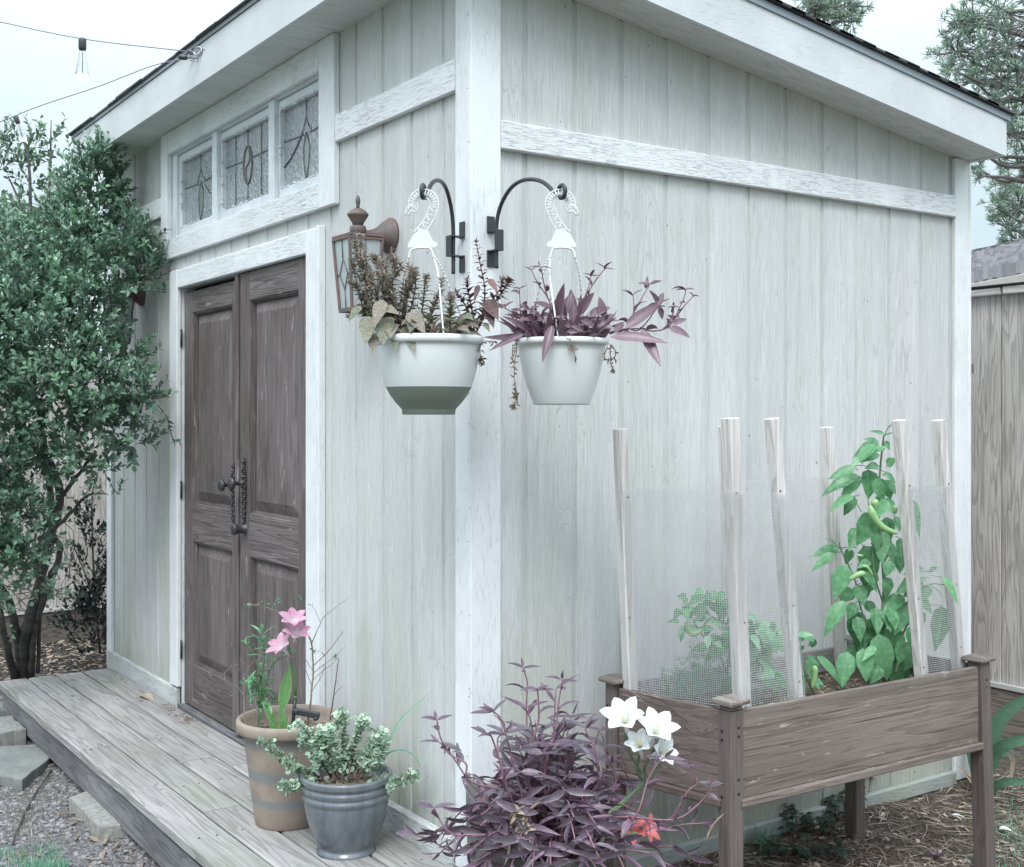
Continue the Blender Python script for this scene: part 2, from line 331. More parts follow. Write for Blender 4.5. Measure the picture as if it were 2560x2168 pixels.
def mat_glaze():
    m, nt, out = newmat('blue_grey_glaze'); n = N(nt); v = n.coords(attr=False)
    st = n.noise(n.scl(v, (16, 16, 2.2)), 1, 4, .6)
    col = n.mix(n.smooth(st, .35, .7), (.085, .105, .125), (.165, .185, .205))
    sep = n.node('ShaderNodeSeparateXYZ'); n.link(v, sep.inputs[0])
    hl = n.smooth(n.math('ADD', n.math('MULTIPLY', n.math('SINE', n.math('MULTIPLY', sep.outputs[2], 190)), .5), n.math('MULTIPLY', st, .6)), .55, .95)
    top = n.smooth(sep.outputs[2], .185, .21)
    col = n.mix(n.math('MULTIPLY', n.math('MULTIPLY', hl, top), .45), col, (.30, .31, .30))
    n.bsdf(out, col, .22, n.bump(n.noise(v, 90, 2), .1, .002), spec=.6, coat=.3); return m
M['glaze'] = mat_glaze()

# ---------------------------------------------------------------- mesh builder
class MB:
    def __init__(s): s.v = []; s.f = []; s.c = []; s.sm = []
    def add(s, pts, faces, tc=(0, 0, 0), smooth=False, tcs=None):
        b = len(s.v); s.v.extend([tuple(p) for p in pts])
        s.c.extend(tcs if tcs else [tc]*len(pts))
        for f in faces: s.f.append(tuple(b+i for i in f)); s.sm.append(smooth)
    def box(s, x0, x1, y0, y1, z0, z1, r=None, bev=0.0):
        if r is None: r = random.random()
        if bev <= 0:
            p = [(x, y, z) for z in (z0, z1) for y in (y0, y1) for x in (x0, x1)]
            s.add(p, [(0, 2, 3, 1), (4, 5, 7, 6), (0, 1, 5, 4), (2, 6, 7, 3), (0, 4, 6, 2), (1, 3, 7, 5)], (r, 0, 0)); return
        s.bbox(Matrix.Translation(((x0+x1)/2, (y0+y1)/2, (z0+z1)/2)), (x1-x0)/2, (y1-y0)/2, (z1-z0)/2, r, bev)
    def bbox(s, m, hx, hy, hz, r=None, bev=.002):
        """box with chamfered edges under a matrix"""
        if r is None: r = random.random()
        h = (hx, hy, hz); b = min(bev, min(h)*.45); pts = []; idx = {}
        for sx in (-1, 1):
            for sy in (-1, 1):
                for sz in (-1, 1):
                    sg = (sx, sy, sz)
                    for a in range(3):
                        p = [sg[i]*(h[i]-(0 if i == a else b)) for i in range(3)]
                        idx[(sg, a)] = len(pts); pts.append(m @ V(p))
        fs = []
        def q(l, outw):
            c = sum((pts[i] for i in l), V())/len(l); nn = (pts[l[1]]-pts[l[0]]).cross(pts[l[2]]-pts[l[0]])
            fs.append(tuple(l) if nn.dot((m.to_3x3() @ outw)) > 0 else tuple(reversed(l)))
        for a in range(3):
            o = [i for i in range(3) if i != a]
            for sg in (-1, 1):
                l = []
                for u, w in ((-1, -1), (1, -1), (1, 1), (-1, 1)):
                    t = [0]*3; t[a] = sg; t[o[0]] = u; t[o[1]] = w; l.append(idx[(tuple(t), a)])
                d = V((0, 0, 0)); d[a] = sg; q(l, d)
            for u in (-1, 1):
                for w in (-1, 1):
                    l = []
                    for (sg, fa) in ((-1, o[0]), (1, o[0]), (1, o[1]), (-1, o[1])):
                        t = [0]*3; t[a] = sg; t[o[0]] = u; t[o[1]] = w; l.append(idx[(tuple(t), fa)])
                    d = V((0, 0, 0)); d[o[0]] = u; d[o[1]] = w; q(l, d)
        for k in [(x, y, z) for x in (-1, 1) for y in (-1, 1) for z in (-1, 1)]:
            q([idx[(k, 0)], idx[(k, 1)], idx[(k, 2)]], V(k))
        s.add(pts, fs, (r, 0, 0))
    def beam(s, a, b, w, t, r=None, bev=.002, up=V((0, 0, 1)), roll=0):
        """box of section w x t from a to b"""
        a = V(a); b = V(b); d = b-a; L = d.length; z = d.normalized()
        x = up.cross(z)
        if x.length < .05: x = V((0, 1, 0)).cross(z)
        x.normalize(); y = z.cross(x)
        R = Matrix((x, y, z)).transposed().to_4x4()
        s.bbox(Matrix.Translation((a+b)/2) @ R @ Matrix.Rotation(roll, 4, 'Z'), w/2, t/2, L/2, r, bev)
    def tube(s, pts, rad, n=8, r=None, cap=True, smooth=True):
        if r is None: r = random.random()
        pts = [V(p) for p in pts]; k = len(pts)
        rads = rad if isinstance(rad, (list, tuple)) else [rad]*k
        t0 = (pts[1]-pts[0]).normalized()
        u = t0.orthogonal().normalized(); vs = []
        for i, p in enumerate(pts):
            t = (pts[min(i+1, k-1)]-pts[max(i-1, 0)])
            if t.length < 1e-9: t = t0
            t.normalize()
            u = (u-t*u.dot(t))
            if u.length < 1e-6: u = t.orthogonal()
            u.normalize(); w = t.cross(u)
            for j in range(n):
                a = 2*math.pi*j/n; vs.append(p+(u*math.cos(a)+w*math.sin(a))*rads[i])
        fs = [(i*n+j, i*n+(j+1) % n, (i+1)*n+(j+1) % n, (i+1)*n+j) for i in range(k-1) for j in range(n)]
        if cap: fs.append(tuple(reversed(range(n)))); fs.append(tuple((k-1)*n+j for j in range(n)))
        s.add(vs, fs, (r, 0, 0), smooth)
    def lathe(s, c, prof, n=48, r=0., m=None, closed=False):
        """prof: (radius, height) rings about the vertical through c"""
        vs = []; k = len(prof)
        for (rr, h) in prof:
            for j in range(n):
                a = 2*math.pi*j/n; p = V((rr*math.cos(a), rr*math.sin(a), h))
                if m is not None: p = m @ p
                vs.append(V(c)+p)
        fs = [(i*n+j, i*n+(j+1) % n, (i+1)*n+(j+1) % n, (i+1)*n+j) for i in range(k-1) for j in range(n)]
        s.add(vs, fs, (r, 0, 0), True)
    def leaf(s, p, d, nrm, L, W, fold=.35, curl=.6, k=4, prof=None, r=None, twist=0):
        if r is None: r = random.random()
        d = V(d).normalized(); nrm = V(nrm); nrm = nrm-d*nrm.dot(d)
        if nrm.length < 1e-4: nrm = d.orthogonal()
        nrm.normalize(); side = d.cross(nrm)
        if twist:
            q = Matrix.Rotation(twist, 3, d); nrm = q @ nrm; side = q @ side
        pts = [V(p)]; tcs = [(r, 0, 0)]; pos = V(p); ang = curl/k; q = Matrix.Rotation(-ang, 3, side)
        for i in range(1, k+1):
            pos = pos+d*(L/k); d = q @ d; nrm = q @ nrm
            if abs(ang) > 0: pass
            t = i/k
            if i == k: pts.append(pos); tcs.append((r, 0, 1)); break
            w = W*.5*(prof(t) if prof else math.sin(math.pi*min(1, t**.85)))
            ox = side*w*math.cos(fold); oz = nrm*w*math.sin(fold)
            pts += [pos-ox+oz, pos, pos+ox+oz]; tcs += [(r, 1, t), (r, 0, t), (r, 1, t)]
        f = [(0, 2, 1), (0, 3, 2)]
        for i in range(k-2):
            a = 1+3*i; b = a+3
            f += [(a, a+1, b+1, b), (a+1, a+2, b+2, b+1)]
        a = 1+3*(k-2); e = a+3; f += [(a, a+1, e), (a+1, a+2, e)]
        s.add(pts, f, smooth=True, tcs=tcs)
    def build(s, name, mat, parent=None, loc=None):
        me = bpy.data.meshes.new(name)
        o = bpy.data.objects.new(name, me)
        base = V((0, 0, 0))
        if parent is not None: base = ORG[parent.name]
        elif loc is not None: base = V(loc)
        me.from_pydata([(x-base.x, y-base.y, z-base.z) for x, y, z in s.v], [], s.f)
        me.polygons.foreach_set('use_smooth', s.sm)
        at = me.color_attributes.new('tc', 'FLOAT_COLOR', 'POINT')
        fl = []
        for c in s.c: fl += [c[0], c[1], c[2], 1.]
        at.data.foreach_set('color', fl)
        me.materials.append(mat if not isinstance(mat, str) else M[mat]); me.update()
        COL.objects.link(o)
        if parent is not None: o.parent = parent
        elif loc is not None: o.location = base
        ORG[o.name] = base
        return o
ORG = {}
def tag(o, label=None, cat=None, group=None, kind=None):
    for k, v in (('label', label), ('category', cat), ('group', group), ('kind', kind)):
        if v: o[k] = v
    return o
def thing(name, loc, label, cat, group=None):
    o = bpy.data.objects.new(name, None); o.empty_display_size = .1; COL.objects.link(o)
    o.location = V(loc); ORG[o.name] = V(loc); return tag(o, label, cat, group)
def cat_rom(P, n=6):
    P = [V(p) for p in P]; out = []
    if len(P) < 3: return [P[0].lerp(P[-1], i/n) for i in range(n+1)]
    E = [P[0]*2-P[1]]+P+[P[-1]*2-P[-2]]
    for i in range(1, len(E)-2):
        for j in range(n):
            t = j/n; a, b, c, d = E[i-1:i+3]
            out.append(.5*((2*b)+(c-a)*t+(2*a-5*b+4*c-d)*t*t+(3*b-a-3*c+d)*t**3))
    out.append(P[-1]); return out
def rnd_dir(up=0.):
    while 1:
        d = V((U(-1, 1), U(-1, 1), U(-1, 1)))
        if .1 < d.length < 1: break
    d.normalize(); d.z += up; return d.normalized()

# ================================================================ SETTING
def grid(name, xs, ys, zf, mat):
    v = [(x, y, zf(x, y)) for y in ys for x in xs]; nx = len(xs)
    f = [(j*nx+i, j*nx+i+1, (j+1)*nx+i+1, (j+1)*nx+i) for j in range(len(ys)-1) for i in range(nx-1)]
    b = MB(); b.add(v, f, smooth=True); return b.build(name, mat)
def steps():
    a = [-60, -30, -15, -10]; x = -8.
    while x < 5: a.append(x); x += .045
    return a+[5, 8, 15, 30, 60]
xs = steps(); ys = [-60, -30, -15, -8, -5]+[-3.4+.045*i for i in range(180)]+[5, 8, 15, 30, 60]
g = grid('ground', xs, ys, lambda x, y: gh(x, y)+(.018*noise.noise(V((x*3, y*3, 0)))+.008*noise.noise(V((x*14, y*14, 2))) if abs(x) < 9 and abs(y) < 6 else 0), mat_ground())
tag(g, kind='structure')

# ================================================================ SHED
LX, WY = -3.945, 2.468
sh = thing('garden_shed', (0, 0, 0), 'weathered grey green wooden garden shed with white trim and brown double doors', 'shed')
ztop = lambda y: 2.904-.1362*y
def siding(axis, a, b, off, zt, grooves, holes, flip=False):
    """grooved sheet: axis 'x' lies in plane y=off, axis 'y' lies in plane x=off"""
    m = MB(); st = [(a, 0, 0)]
    for gx in grooves:
        if a+.012 < gx < b-.012: st += [(gx-.011, 0, 0), (gx-.0085, .0045, 1), (gx+.0085, .0045, 1), (gx+.011, 0, 0)]
    st.append((b, 0, 0))
    for h in holes:
        for e in (h[0], h[1]): st.append((e, 0, 0))
    st = sorted(st)
    for i in range(len(st)-1):
        (u0, d0, g0), (u1, d1, g1) = st[i], st[i+1]
        if u1-u0 < 1e-5: continue
        mid = (u0+u1)/2; spans = [(0., None)]
        for (h0, h1, hz0, hz1) in holes:
            if h0 < mid < h1:
                ns = []
                for (z0, z1) in spans:
                    if hz0 > z0: ns.append((z0, hz0))
                    ns.append((hz1, z1))
                spans = ns
        for z0, z1 in spans:
            t0 = zt(u0) if z1 is None else z1; t1 = zt(u1) if z1 is None else z1
            if axis == 'x': P = [(u0, off+d0, z0), (u1, off+d1, z0), (u1, off+d1, t1), (u0, off+d0, t0)]
            else: P = [(off-d0, u0, z0), (off-d1, u1, z0), (off-d1, u1, t1), (off-d0, u0, t0)]
            ge = 1. if g0 and g1 else 0.
            m.add(P, [(0, 1, 2, 3)], tcs=[(0, max(ge, 0), 0)]*4)
    return m
doorh = (-2.71, -1.19, -.1, 2.14); winh = (-2.86, -1.07, 2.37, 2.82)
m = siding('x', LX, 0, .018, lambda u: 2.93, [-.198-.2045*i for i in range(19)], [doorh, winh])
m.build('front_wall', 'siding', sh)
m = siding('y', 0, WY, -.018, ztop, [.208+.1965*i for i in range(12)], [])
m.build('side_wall', 'siding', sh)
m = MB(); m.add([(LX, 0, 0), (LX, WY, 0), (LX, WY, ztop(WY)), (LX, 0, 2.92)], [(0, 3, 2, 1)]); m.add([(LX, WY-.01, 0), (0, WY-.01, 0), (0, WY-.01, ztop(WY)), (LX, WY-.01, ztop(WY))], [(0, 3, 2, 1)])
m.build('rear_wall', 'siding', sh)
m = MB()   # near-black colour stands in for the unlit room behind doors and glass
m.box(LX+.05, -.06, .12, WY-.05, .02, 2.55, 0); o = m.build('dark_core', 'dark', sh)
# flip inside not needed: a dark solid core behind the glass
# corner post
m = MB(); m.box(-.0985, -.0005, .0, .0175, -.0, 2.92, bev=.002); m.build('corner_board', 'trim_z', sh)
m = MB(); m.box(-.0175, .0045, -.0065, .104, -.0, 2.90, bev=.003); m.build('corner_board', 'trim_z', sh)
m = MB(); m.box(-.0175, .002, 2.378, 2.468, -.02, 2.575, bev=.003); m.box(-.05, .002, 2.4685, 2.486, -.02, 2.57, bev=.002); m.build('corner_board', 'trim_z', sh)
m = MB(); m.box(LX-.005, LX+.085, -.002, .0175, .05, 2.91, bev=.003); m.build('corner_board', 'trim_z', sh)
m = MB(); z = .1
while z < 2.88:   # ragged open joint and flaked paint where the two corner boards meet
    h = U(.006, .035); m.bbox(Matrix.Translation((-.0188+U(-.0008, .0008), -.0012, z)), U(.0006, .0018), .0012, h/2, bev=.0003)
    if random.random() < .3: m.bbox(Matrix.Translation((-.0155+U(0, .012), -.0068, z)), U(.002, .006), .0004, U(.0006, .0014), bev=.0002)
    z += h*U(.7, 1.6)
m.build('open_joint', mat_plain('joint_crack', (.24, .25, .23), .9), sh)
# horizontal bands
m = MB(); m.box(-.944, -.0995, -.004, .0175, 2.513, 2.613, bev=.003); m.build('band_board', 'trim_x', sh)
m = MB(); m.box(LX+.086, -2.949, -.004, .0175, 2.513, 2.613, bev=.003); m.build('band_board', 'trim_x', sh)
m = MB(); m.box(-.0175, .008, .1045, 2.377, 2.327, 2.415, bev=.003); m.build('band_board', 'trim_y', sh)
# base trim
m = MB(); m.box(LX+.02, -2.72, -.006, .0175, .045, .155, bev=.004); m.build('base_trim', 'base_x', sh)
m = MB(); m.box(-1.07, -.0995, -.012, .0175, .078, .182, bev=.004); m.build('base_trim', 'base_x', sh)
m = MB(); m.box(-.0175, .010, .1045, 2.377, -.035, .022, bev=.004); m.build('base_trim', 'base_y', sh)
# wall foot strip hidden behind the deck
# soffit, fascias, drip metal, shingles
SO, FO = .175, .165
m = MB()
m.box(LX-.02, SO-.01, -FO, .02, 2.921, 2.935)
m.build('soffit', 'soffit', sh)
m = MB()
def rk(x0, x1, y0, y1, dz0, dz1, mb):
    P = [(x, y, ztop(y)+dz) for dz in (dz0, dz1) for y in (y0, y1) for x in (x0, x1)]
    mb.add(P, [(0, 2, 3, 1), (4, 5, 7, 6), (0, 1, 5, 4), (2, 6, 7, 3), (0, 4, 6, 2), (1, 3, 7, 5)], (random.random(), 0, 0))
rk(-.02, SO-.02, .021, 2.455, .001, .014, m); m.build('soffit', 'soffit', sh)
m = MB(); m.box(LX-.03, SO+.002, -FO-.019, -FO, 2.916, 3.083, bev=.002); m.build('fascia', 'fascia_x', sh)
m = MB(); rk(SO-.019, SO, -.164, 2.453, -.006, .140, m); m.build('fascia', 'fascia_y', sh)
m = MB(); rk(-3.97, SO-.002, 2.456, 2.475, -.004, .138, m); m.build('fascia', 'fascia_y', sh)
m = MB()
m.box(LX-.04, SO+.008, -FO-.026, -FO+.02, 3.0835, 3.103)
rk(SO-.03, SO+.007, -.185, 2.49, .1405, .166, m)
m.build('drip_edge', 'drip', sh)
m = MB()
rz = lambda y: 3.068-.1362*y
y = 2.51; row = 0
P = [(x, yy, rz(yy)+dz) for dz in (-.01, .0) for yy in (-.19, 2.49) for x in (LX-.03, SO-.02)]
m.add(P, [(0, 2, 3, 1), (4, 5, 7, 6), (0, 1, 5, 4), (2, 6, 7, 3), (0, 4, 6, 2), (1, 3, 7, 5)])
while y > -.2:
    x = LX-.05
    while x < SO+.02:
        w = U(.16, .34); x1 = min(x+w, SO+.022); y1 = y+U(-.004, .004); t = U(.007, .012); yb = max(y-.20, -.205+U(-.004, .006))
        a = rz(y1)+.004; 
        P = [(x+.001, y1, a+.002), (x1, y1+U(-.003, .003), a+.002), (x1, yb, rz(yb)+.006), (x+.001, yb, rz(yb)+.006)]
        Q = [(p[0], p[1], p[2]+t) for p in P[:2]]+[(p[0], p[1], p[2]+t*.8) for p in P[2:]]
        if x1-x > .02:
            m.add(P+Q, [(0, 1, 2, 3), (7, 6, 5, 4), (0, 4, 5, 1), (1, 5, 6, 2), (2, 6, 7, 3), (3, 7, 4, 0)], (random.random(), 0, 0))
        x = x1
        if x >= SO+.0219: break
    y -= .125; row += 1
m.build('shingles', 'shingle', sh)
# window
wn = MB()
wn.box(-2.86, -2.848, .018, .09, 2.37, 2.82); wn.box(-1.084, -1.07, .018, .09, 2.37, 2.82)
for (a, b) in ((-2.847, -2.795), (-2.273, -2.213), (-1.609, -1.551)): wn.box(a, b, .012 if a > -2.5 else .02, .07, 2.385, 2.809, bev=.004)
wn.box(-1.115, -1.085, .03, .07, 2.385, 2.809, bev=.003)
wn.box(-2.8475, -1.0855, .0181, .085, 2.802, 2.82); wn.box(-2.8475, -1.0855, .0181, .085, 2.37, 2.392)
panes = [(-2.764, -2.285), (-2.201, -1.62), (-1.539, -1.13)]
for (a, b) in panes:
    lo, hi = (a-.030 if a < -2.5 else a-.0115), b+.0115
    wn.box(lo, a, .034, .066, 2.393, 2.801, bev=.006); wn.box(b, hi, .034, .066, 2.393, 2.801, bev=.006)
    wn.box(a, b, .032, .066, 2.393, 2.437, bev=.006); wn.box(a, b, .032, .066, 2.762, 2.801, bev=.006)
    for _ in range(38):   # flaking glazing putty
        if random.random() < .7: x = U(a, b); z = random.choice((2.437, 2.762))+U(-.004, .004)
        else: x = random.choice((a, b))+U(-.004, .004); z = U(2.437, 2.762)
        wn.bbox(Matrix.Translation((x, .034, z)) @ Matrix.Rotation(U(-.5, .5), 4, 'Y'), U(.004, .014), .003, U(.002, .0045), bev=.001)
win = wn.build('window', 'sash', sh)
for a, b in ((-2.949, -2.853), (-1.078, -.945)): q = MB(); q.box(a, b, -.008, .0175, 2.285, 2.9195, bev=.003); q.build('window_frame', 'trim_z', win)
for a, b in ((2.81, 2.9195), (2.285, 2.384)): q = MB(); q.box(-2.8525, -1.0785, -.007, .0175, a, b, bev=.003); q.build('window_frame', 'trim_x', win)
for i, (a, b) in enumerate(panes):
    w = MB(); w.box(a-.004, b+.004, .056, .062, 2.434, 2.766, i*.31); w.build('pane', 'glass', win)
    l = MB(); mid = (a+b)/2; yy = .053; t = .0019
    Z = lambda f: 2.437+.325*f
    X = lambda f: a+(b-a)*f
    T = lambda pts, r=t: l.tube([(X(p+(0 if i == 1 or p in (0, 1) else (-.08, 0, -.03)[i])), yy, Z(q)) for p, q in pts], r, 6)
    if i == 1:
        T([(.21, 0), (.21, 1)]); T([(.455, 0), (.455, .27)]); T([(.455, .78), (.455, 1)]); T([(.72, 0), (.72, 1)])
        T([(0, .62), (.36, .60)]); T([(.55, .6), (1, .60)])
        ov = [(X(.455)+.048*math.cos(k*math.pi/12), yy, Z(.525)+.083*math.sin(k*math.pi/12)) for k in range(25)]
        l.tube(ov, .004, 6)
        l.tube(cat_rom([(X(.455)+.012, yy, Z(.525)+.080), (X(.455)+.022, yy, Z(.56)+.01), (X(.455), yy, Z(.525)), (X(.455)-.022, yy, Z(.5)-.01), (X(.455)-.01, yy, Z(.525)-.081)]), .003, 6)
        e = MB(); c = (X(.455), .0545, Z(.525))
        e.add([c]+[(X(.455)+.045*math.cos(k*math.pi/12), .0545, Z(.525)+.08*math.sin(k*math.pi/12)) for k in range(6, 19)], [(0, k+1, k) for k in range(1, 13)])
        e.build('stained_glass', 'glass_pink', win)
        e = MB(); e.add([c]+[(X(.455)+.045*math.cos(k*math.pi/12), .0545, Z(.525)+.08*math.sin(k*math.pi/12)) for k in range(-6, 7)], [(0, k+1, k) for k in range(1, 13)])
        e.build('stained_glass', 'glass_green', win)
    else:
        T([(0, .60), (.5, .58)]); T([(.64, .58), (1, .60)])
        T([(.56, 1), (.56, .78), (.50, .66), (.46, .60)]); T([(.56, .78), (.62, .66), (.68, .60)])
        T([(.56, .60), (.50, .42), (.51, .2), (.56, 0)]); T([(.56, .60), (.64, .42), (.62, .2), (.56, .0)])
        e = MB(); e.add([(X(p+(-.08, 0, -.03)[i]), .0545, Z(q)) for p, q in ((.53, .57), (.52, .42), (.53, .2), (.56, .08), (.60, .2), (.62, .42), (.60, .57))], [tuple(range(7))]); e.build('stained_glass', 'glass_green', win)
        T([(.0, .28), (.2, .36), (.35, .48), (.46, .60)] if i == 2 else [(1, .30), (.8, .38), (.7, .5)], .003)
    l.build('leading', 'lead', win)
# door frame
m = MB()
m.box(-2.820, -2.708, -.006, .0175, .165, 2.219, bev=.004); m.build('door_frame', 'trim_z', sh)
m = MB(); m.box(-1.199, -1.092, -.006, .0175, .085, 2.219, bev=.004); m.box(-1.0915, -1.067, -.012, .0175, .085, 2.222, bev=.003); m.build('door_frame', 'trim_z', sh)
m = MB(); m.box(-2.7075, -1.1995, -.005, .0175, 2.128, 2.219, bev=.004); m.build('door_frame', 'trim_x', sh)
m = MB(); m.box(-2.728, -2.709, .018, .09, .05, 2.13); m.box(-1.198, -1.18, .018, .09, .05, 2.13); m.box(-2.708, -1.199, .018, .09, 2.129, 2.145); m.build('door_frame', 'sash', sh)
m = MB(); m.box(-2.73, -1.18, .0, .09, .03, .082, bev=.003); m.build('door_sill', 'rim', sh)
def door(x0, x1, panels, dy, top=2.122):
    z0 = .090; y0, y1 = .018+dy, .058+dy
    st = MB(); (pa, pb) = panels
    st.box(x0, pa, y0, y1, z0, top, bev=.003); st.box(pb, x1, y0, y1, z0, top, bev=.003)
    d = st.build('door', 'door_z', sh)
    for (a, b) in ((z0, .297), (.893, 1.078), (2.0, top)): rl = MB(); rl.box(pa+.0005, pb-.0005, y0+.0005, y1, a, b, bev=.003); rl.build('rail', 'door_x', d)
    for (a, b) in ((.297, .893), (1.078, 2.0)):
        p = MB()
        # stepped sticking moulding round the opening
        for k, (w, dd) in enumerate(((.008, .006), (.016, .012), (.022, .018))):
            i = (0, .008, .016)[k]
            p.box(pa+i, pa+w, y0+dd, y1, a+.0005, b-.0005, .3); p.box(pb-w, pb-i, y0+dd, y1, a+.0005, b-.0005, .4)
            p.box(pa+w, pb-w, y0+dd, y1, a+i*.6, a+w*.6, .5); p.box(pa+w, pb-w, y0+dd, y1, b-w*.6, b-i*.6, .6)
        xa, xb, za, zb = pa+.022, pb-.022, a+.014, b-.014
        p.add([(xa, y0+.026, za), (xb, y0+.026, za), (xb, y0+.026, zb), (xa, y0+.026, zb),
               (xa+.045, y0+.008, za+.045), (xb-.045, y0+.008, za+.045), (xb-.045, y0+.008, zb-.045), (xa+.045, y0+.008, zb-.045)],
              [(4, 5, 6, 7), (0, 1, 5, 4), (1, 2, 6, 5), (2, 3, 7, 6), (3, 0, 4, 7)], (U(0, 1), 0, 0))
        p.box(pa, pb, y1-.012, y1-.002, a, b, .2)
        p.build('panel', 'door_z', d)
    return d
dl = door(-2.704, -1.962, (-2.585, -2.062), .012, 2.105)
dr = door(-1.957, -1.203, (-1.833, -1.320), .0, 2.125)
m = MB(); m.box(-1.975, -1.94, .008, .0175, .095, 2.118, bev=.003); m.build('astragal', 'door_z', dr)
# ornate plates, knobs
def plate(d, xc, z0, z1, y, knobz, reach):
    m = MB(); n = 26
    for k in range(n):   # pierced cast silhouette made of beads and scrolls
        t = k/(n-1); z = z0+(z1-z0)*t; w = .018*(math.sin(math.pi*t)**.5)*(.75+.35*math.sin(k*1.9))+.004
        m.bbox(Matrix.Translation((xc, y-.003, z)), w, .004, (z1-z0)/n*.55, bev=.003)
        rr = U(.005, .008)
        for sgn in (-1, 1):
            if k % 2 == 0: m.lathe((xc+sgn*w*.9, y-.007, z), [(0.0005, -rr), (rr*.7, -rr*.7), (rr, 0), (rr*.7, rr*.7), (.0005, rr)], 8)
        if k % 3 == 0: m.lathe((xc, y-.010, z), [(0.0005, -rr), (rr*.8, -rr*.6), (rr, 0), (rr*.8, rr*.6), (.0005, rr)], 8)
    p = m.build('lock_plate', 'iron', d)
    Rm = Matrix.Rotation(math.pi/2, 4, 'X')
    kb = MB()
    kb.lathe((xc, y, knobz), [(.016, 0), (.016, .006), (.009, .010), (.0085, reach-.012), (.012, reach-.010), (.024, reach-.006), (.0275, reach), (.026, reach+.007), (.018, reach+.013), (.008, reach+.0165), (.0005, reach+.017)], 20, m=Rm)
    for k in range(12):
        a = k*math.pi/6; kb.lathe((xc+.019*math.cos(a), y-reach-.009, knobz+.019*math.sin(a)), [(.0005, -.005), (.004, -.003), (.0055, 0), (.004, .003), (.0005, .005)], 6)
    kb.build('knob', 'iron', p)
q1, q2, q3 = PY(586, 1212, .030), PY(612, 1208, .017), PY(612, 1322, .017)
plate(dl, q1.x, PY(586, 1310, .03).z, PY(586, 1160, .03).z, .030, q1.z, .058); plate(dr, q2.x, PY(612, 1305, .017).z, PY(612, 1148, .017).z, .017, q2.z, .058)
m = MB(); Rm = Matrix.Rotation(math.pi/2, 4, 'X')
m.lathe((q3.x, .018, q3.z), [(.026, 0), (.025, .004), (.020, .012), (.019, .03), (.026, .05), (.026, .054), (.020, .058), (.0005, .060)], 24, m=Rm); m.build('deadbolt', 'iron', dr)
for z in (PY(452, 845, .01).z, PY(452, 1225, .01).z, .35):
    m = MB(); m.tube([(-2.705, .014, z-.045), (-2.705, .014, z+.045)], .0045, 8); m.box(-2.705, -2.694, .016, .0175, z-.04, z+.04); m.build('hinge', 'black_metal', dl)

# ================================================================ DECK
dk = thing('wooden_deck', (-1.9, -.3, -.12), 'low weathered grey plank deck running along the front of the shed', 'deck')
dz = lambda x: .065+(x+3.82)*.030/3.4
def plank(x0, x1, y0, y1, mb):
    r = random.random(); n = max(2, int((x1-x0)/.06)); rows = []
    for i in range(n+1):
        x = x0+(x1-x0)*i/n; z = dz(x)+.003*noise.noise(V((x*2, y0*9, r*9)))
        e0 = .003*noise.noise(V((x*5, y0*7, r*5))); c = .006
        rows.append([(x, y0+e0, z-.036), (x, y0+e0, z-c), (x, y0+c+e0, z), (x, (y0+y1)/2, z+.0012), (x, y1-c, z), (x, y1, z-c), (x, y1, z-.036)])
    P = [p for rr in rows for p in rr]; k = 7
    f = [(i*k+j, (i+1)*k+j, (i+1)*k+j+1, i*k+j+1) for i in range(n) for j in range(k-1)]+[(i*k+6, (i+1)*k+6, (i+1)*k, i*k) for i in range(n)]
    f += [tuple(range(k)), tuple(n*k+j for j in reversed(range(k)))]
    mb.add(P, f, (r, 0, 0))
m = MB()
for (y0, y1, joints) in ((-.612, -.466, [-3.82, -2.152, .0]), (-.458, -.321, [-3.822, -1.05, .0]), (-.312, -.173, [-3.825, -1.72, .0]), (-.164, -.014, [-3.828, -1.55, .0])):
    for a, b in zip(joints, joints[1:]): plank(a, b-.004, y0, y1, m)
m.build('decking', 'deck', dk)
m = MB()
for a in (-3.79, -2.5, -1.3, -.1):
    m.box(a, a+.038, -.555, -.02, -.095, .02)
m.box(-3.80, -.02, -.594, -.556, -.100, .024, bev=.003); m.build('rim_board', 'rim', dk)
m = MB()
for x in (-3.6, -3.0, -2.152+.02, -2.19, -1.4, -.8, -.2):
    for yb in (-.54, -.39, -.24, -.09):
        for q in (-.03, .03): m.lathe((x+U(-.004, .004), yb+q, dz(x)+.0012), [(.0045, 0), (.004, .0014), (.0005, .0016)], 8)
m.build('nails', 'lead', dk)

def rock(name, c, sx, sy, sz, mat, seed=0, cuts=10, rough=.06):
    """angular slab from a noisy prism"""
    b = MB(); n = cuts*4
    return b
def slab(name, pts, z0, z1, mat, label, cat, group=None, rag=.006):
    b = MB(); P = []
    for i, p in enumerate(pts):
        q = pts[(i+1) % len(pts)]
        for k in range(6):
            t = k/6; v = V((p[0]+(q[0]-p[0])*t, p[1]+(q[1]-p[1])*t, 0)); v += V((U(-rag, rag), U(-rag, rag), 0)); P.append(v)
    n = len(P); c = sum(P, V())/n
    rings = []
    for (s_, z) in ((.995, z0), (1, z0+(z1-z0)*.5), (1, z1-.005), (.988, z1), (.6, z1+.0015), (.2, z1+.001)):
        rings.append([(c.x+(p.x-c.x)*s_, c.y+(p.y-c.y)*s_, z+U(-.0008, .0008)) for p in P])
    vs = [p for r_ in rings for p in r_]
    f = [(i*n+j, i*n+(j+1) % n, (i+1)*n+(j+1) % n, (i+1)*n+j) for i in range(len(rings)-1) for j in range(n)]+[tuple((len(rings)-1)*n+j for j in range(n))]
    b.add(vs, f, (U(0, 1), 0, 0)); o = b.build(name, mat, loc=(c.x, c.y, z0)); return tag(o, label, cat, group)
def zp(px, py, z): p = PZ(px, py, z); return (p.x, p.y)
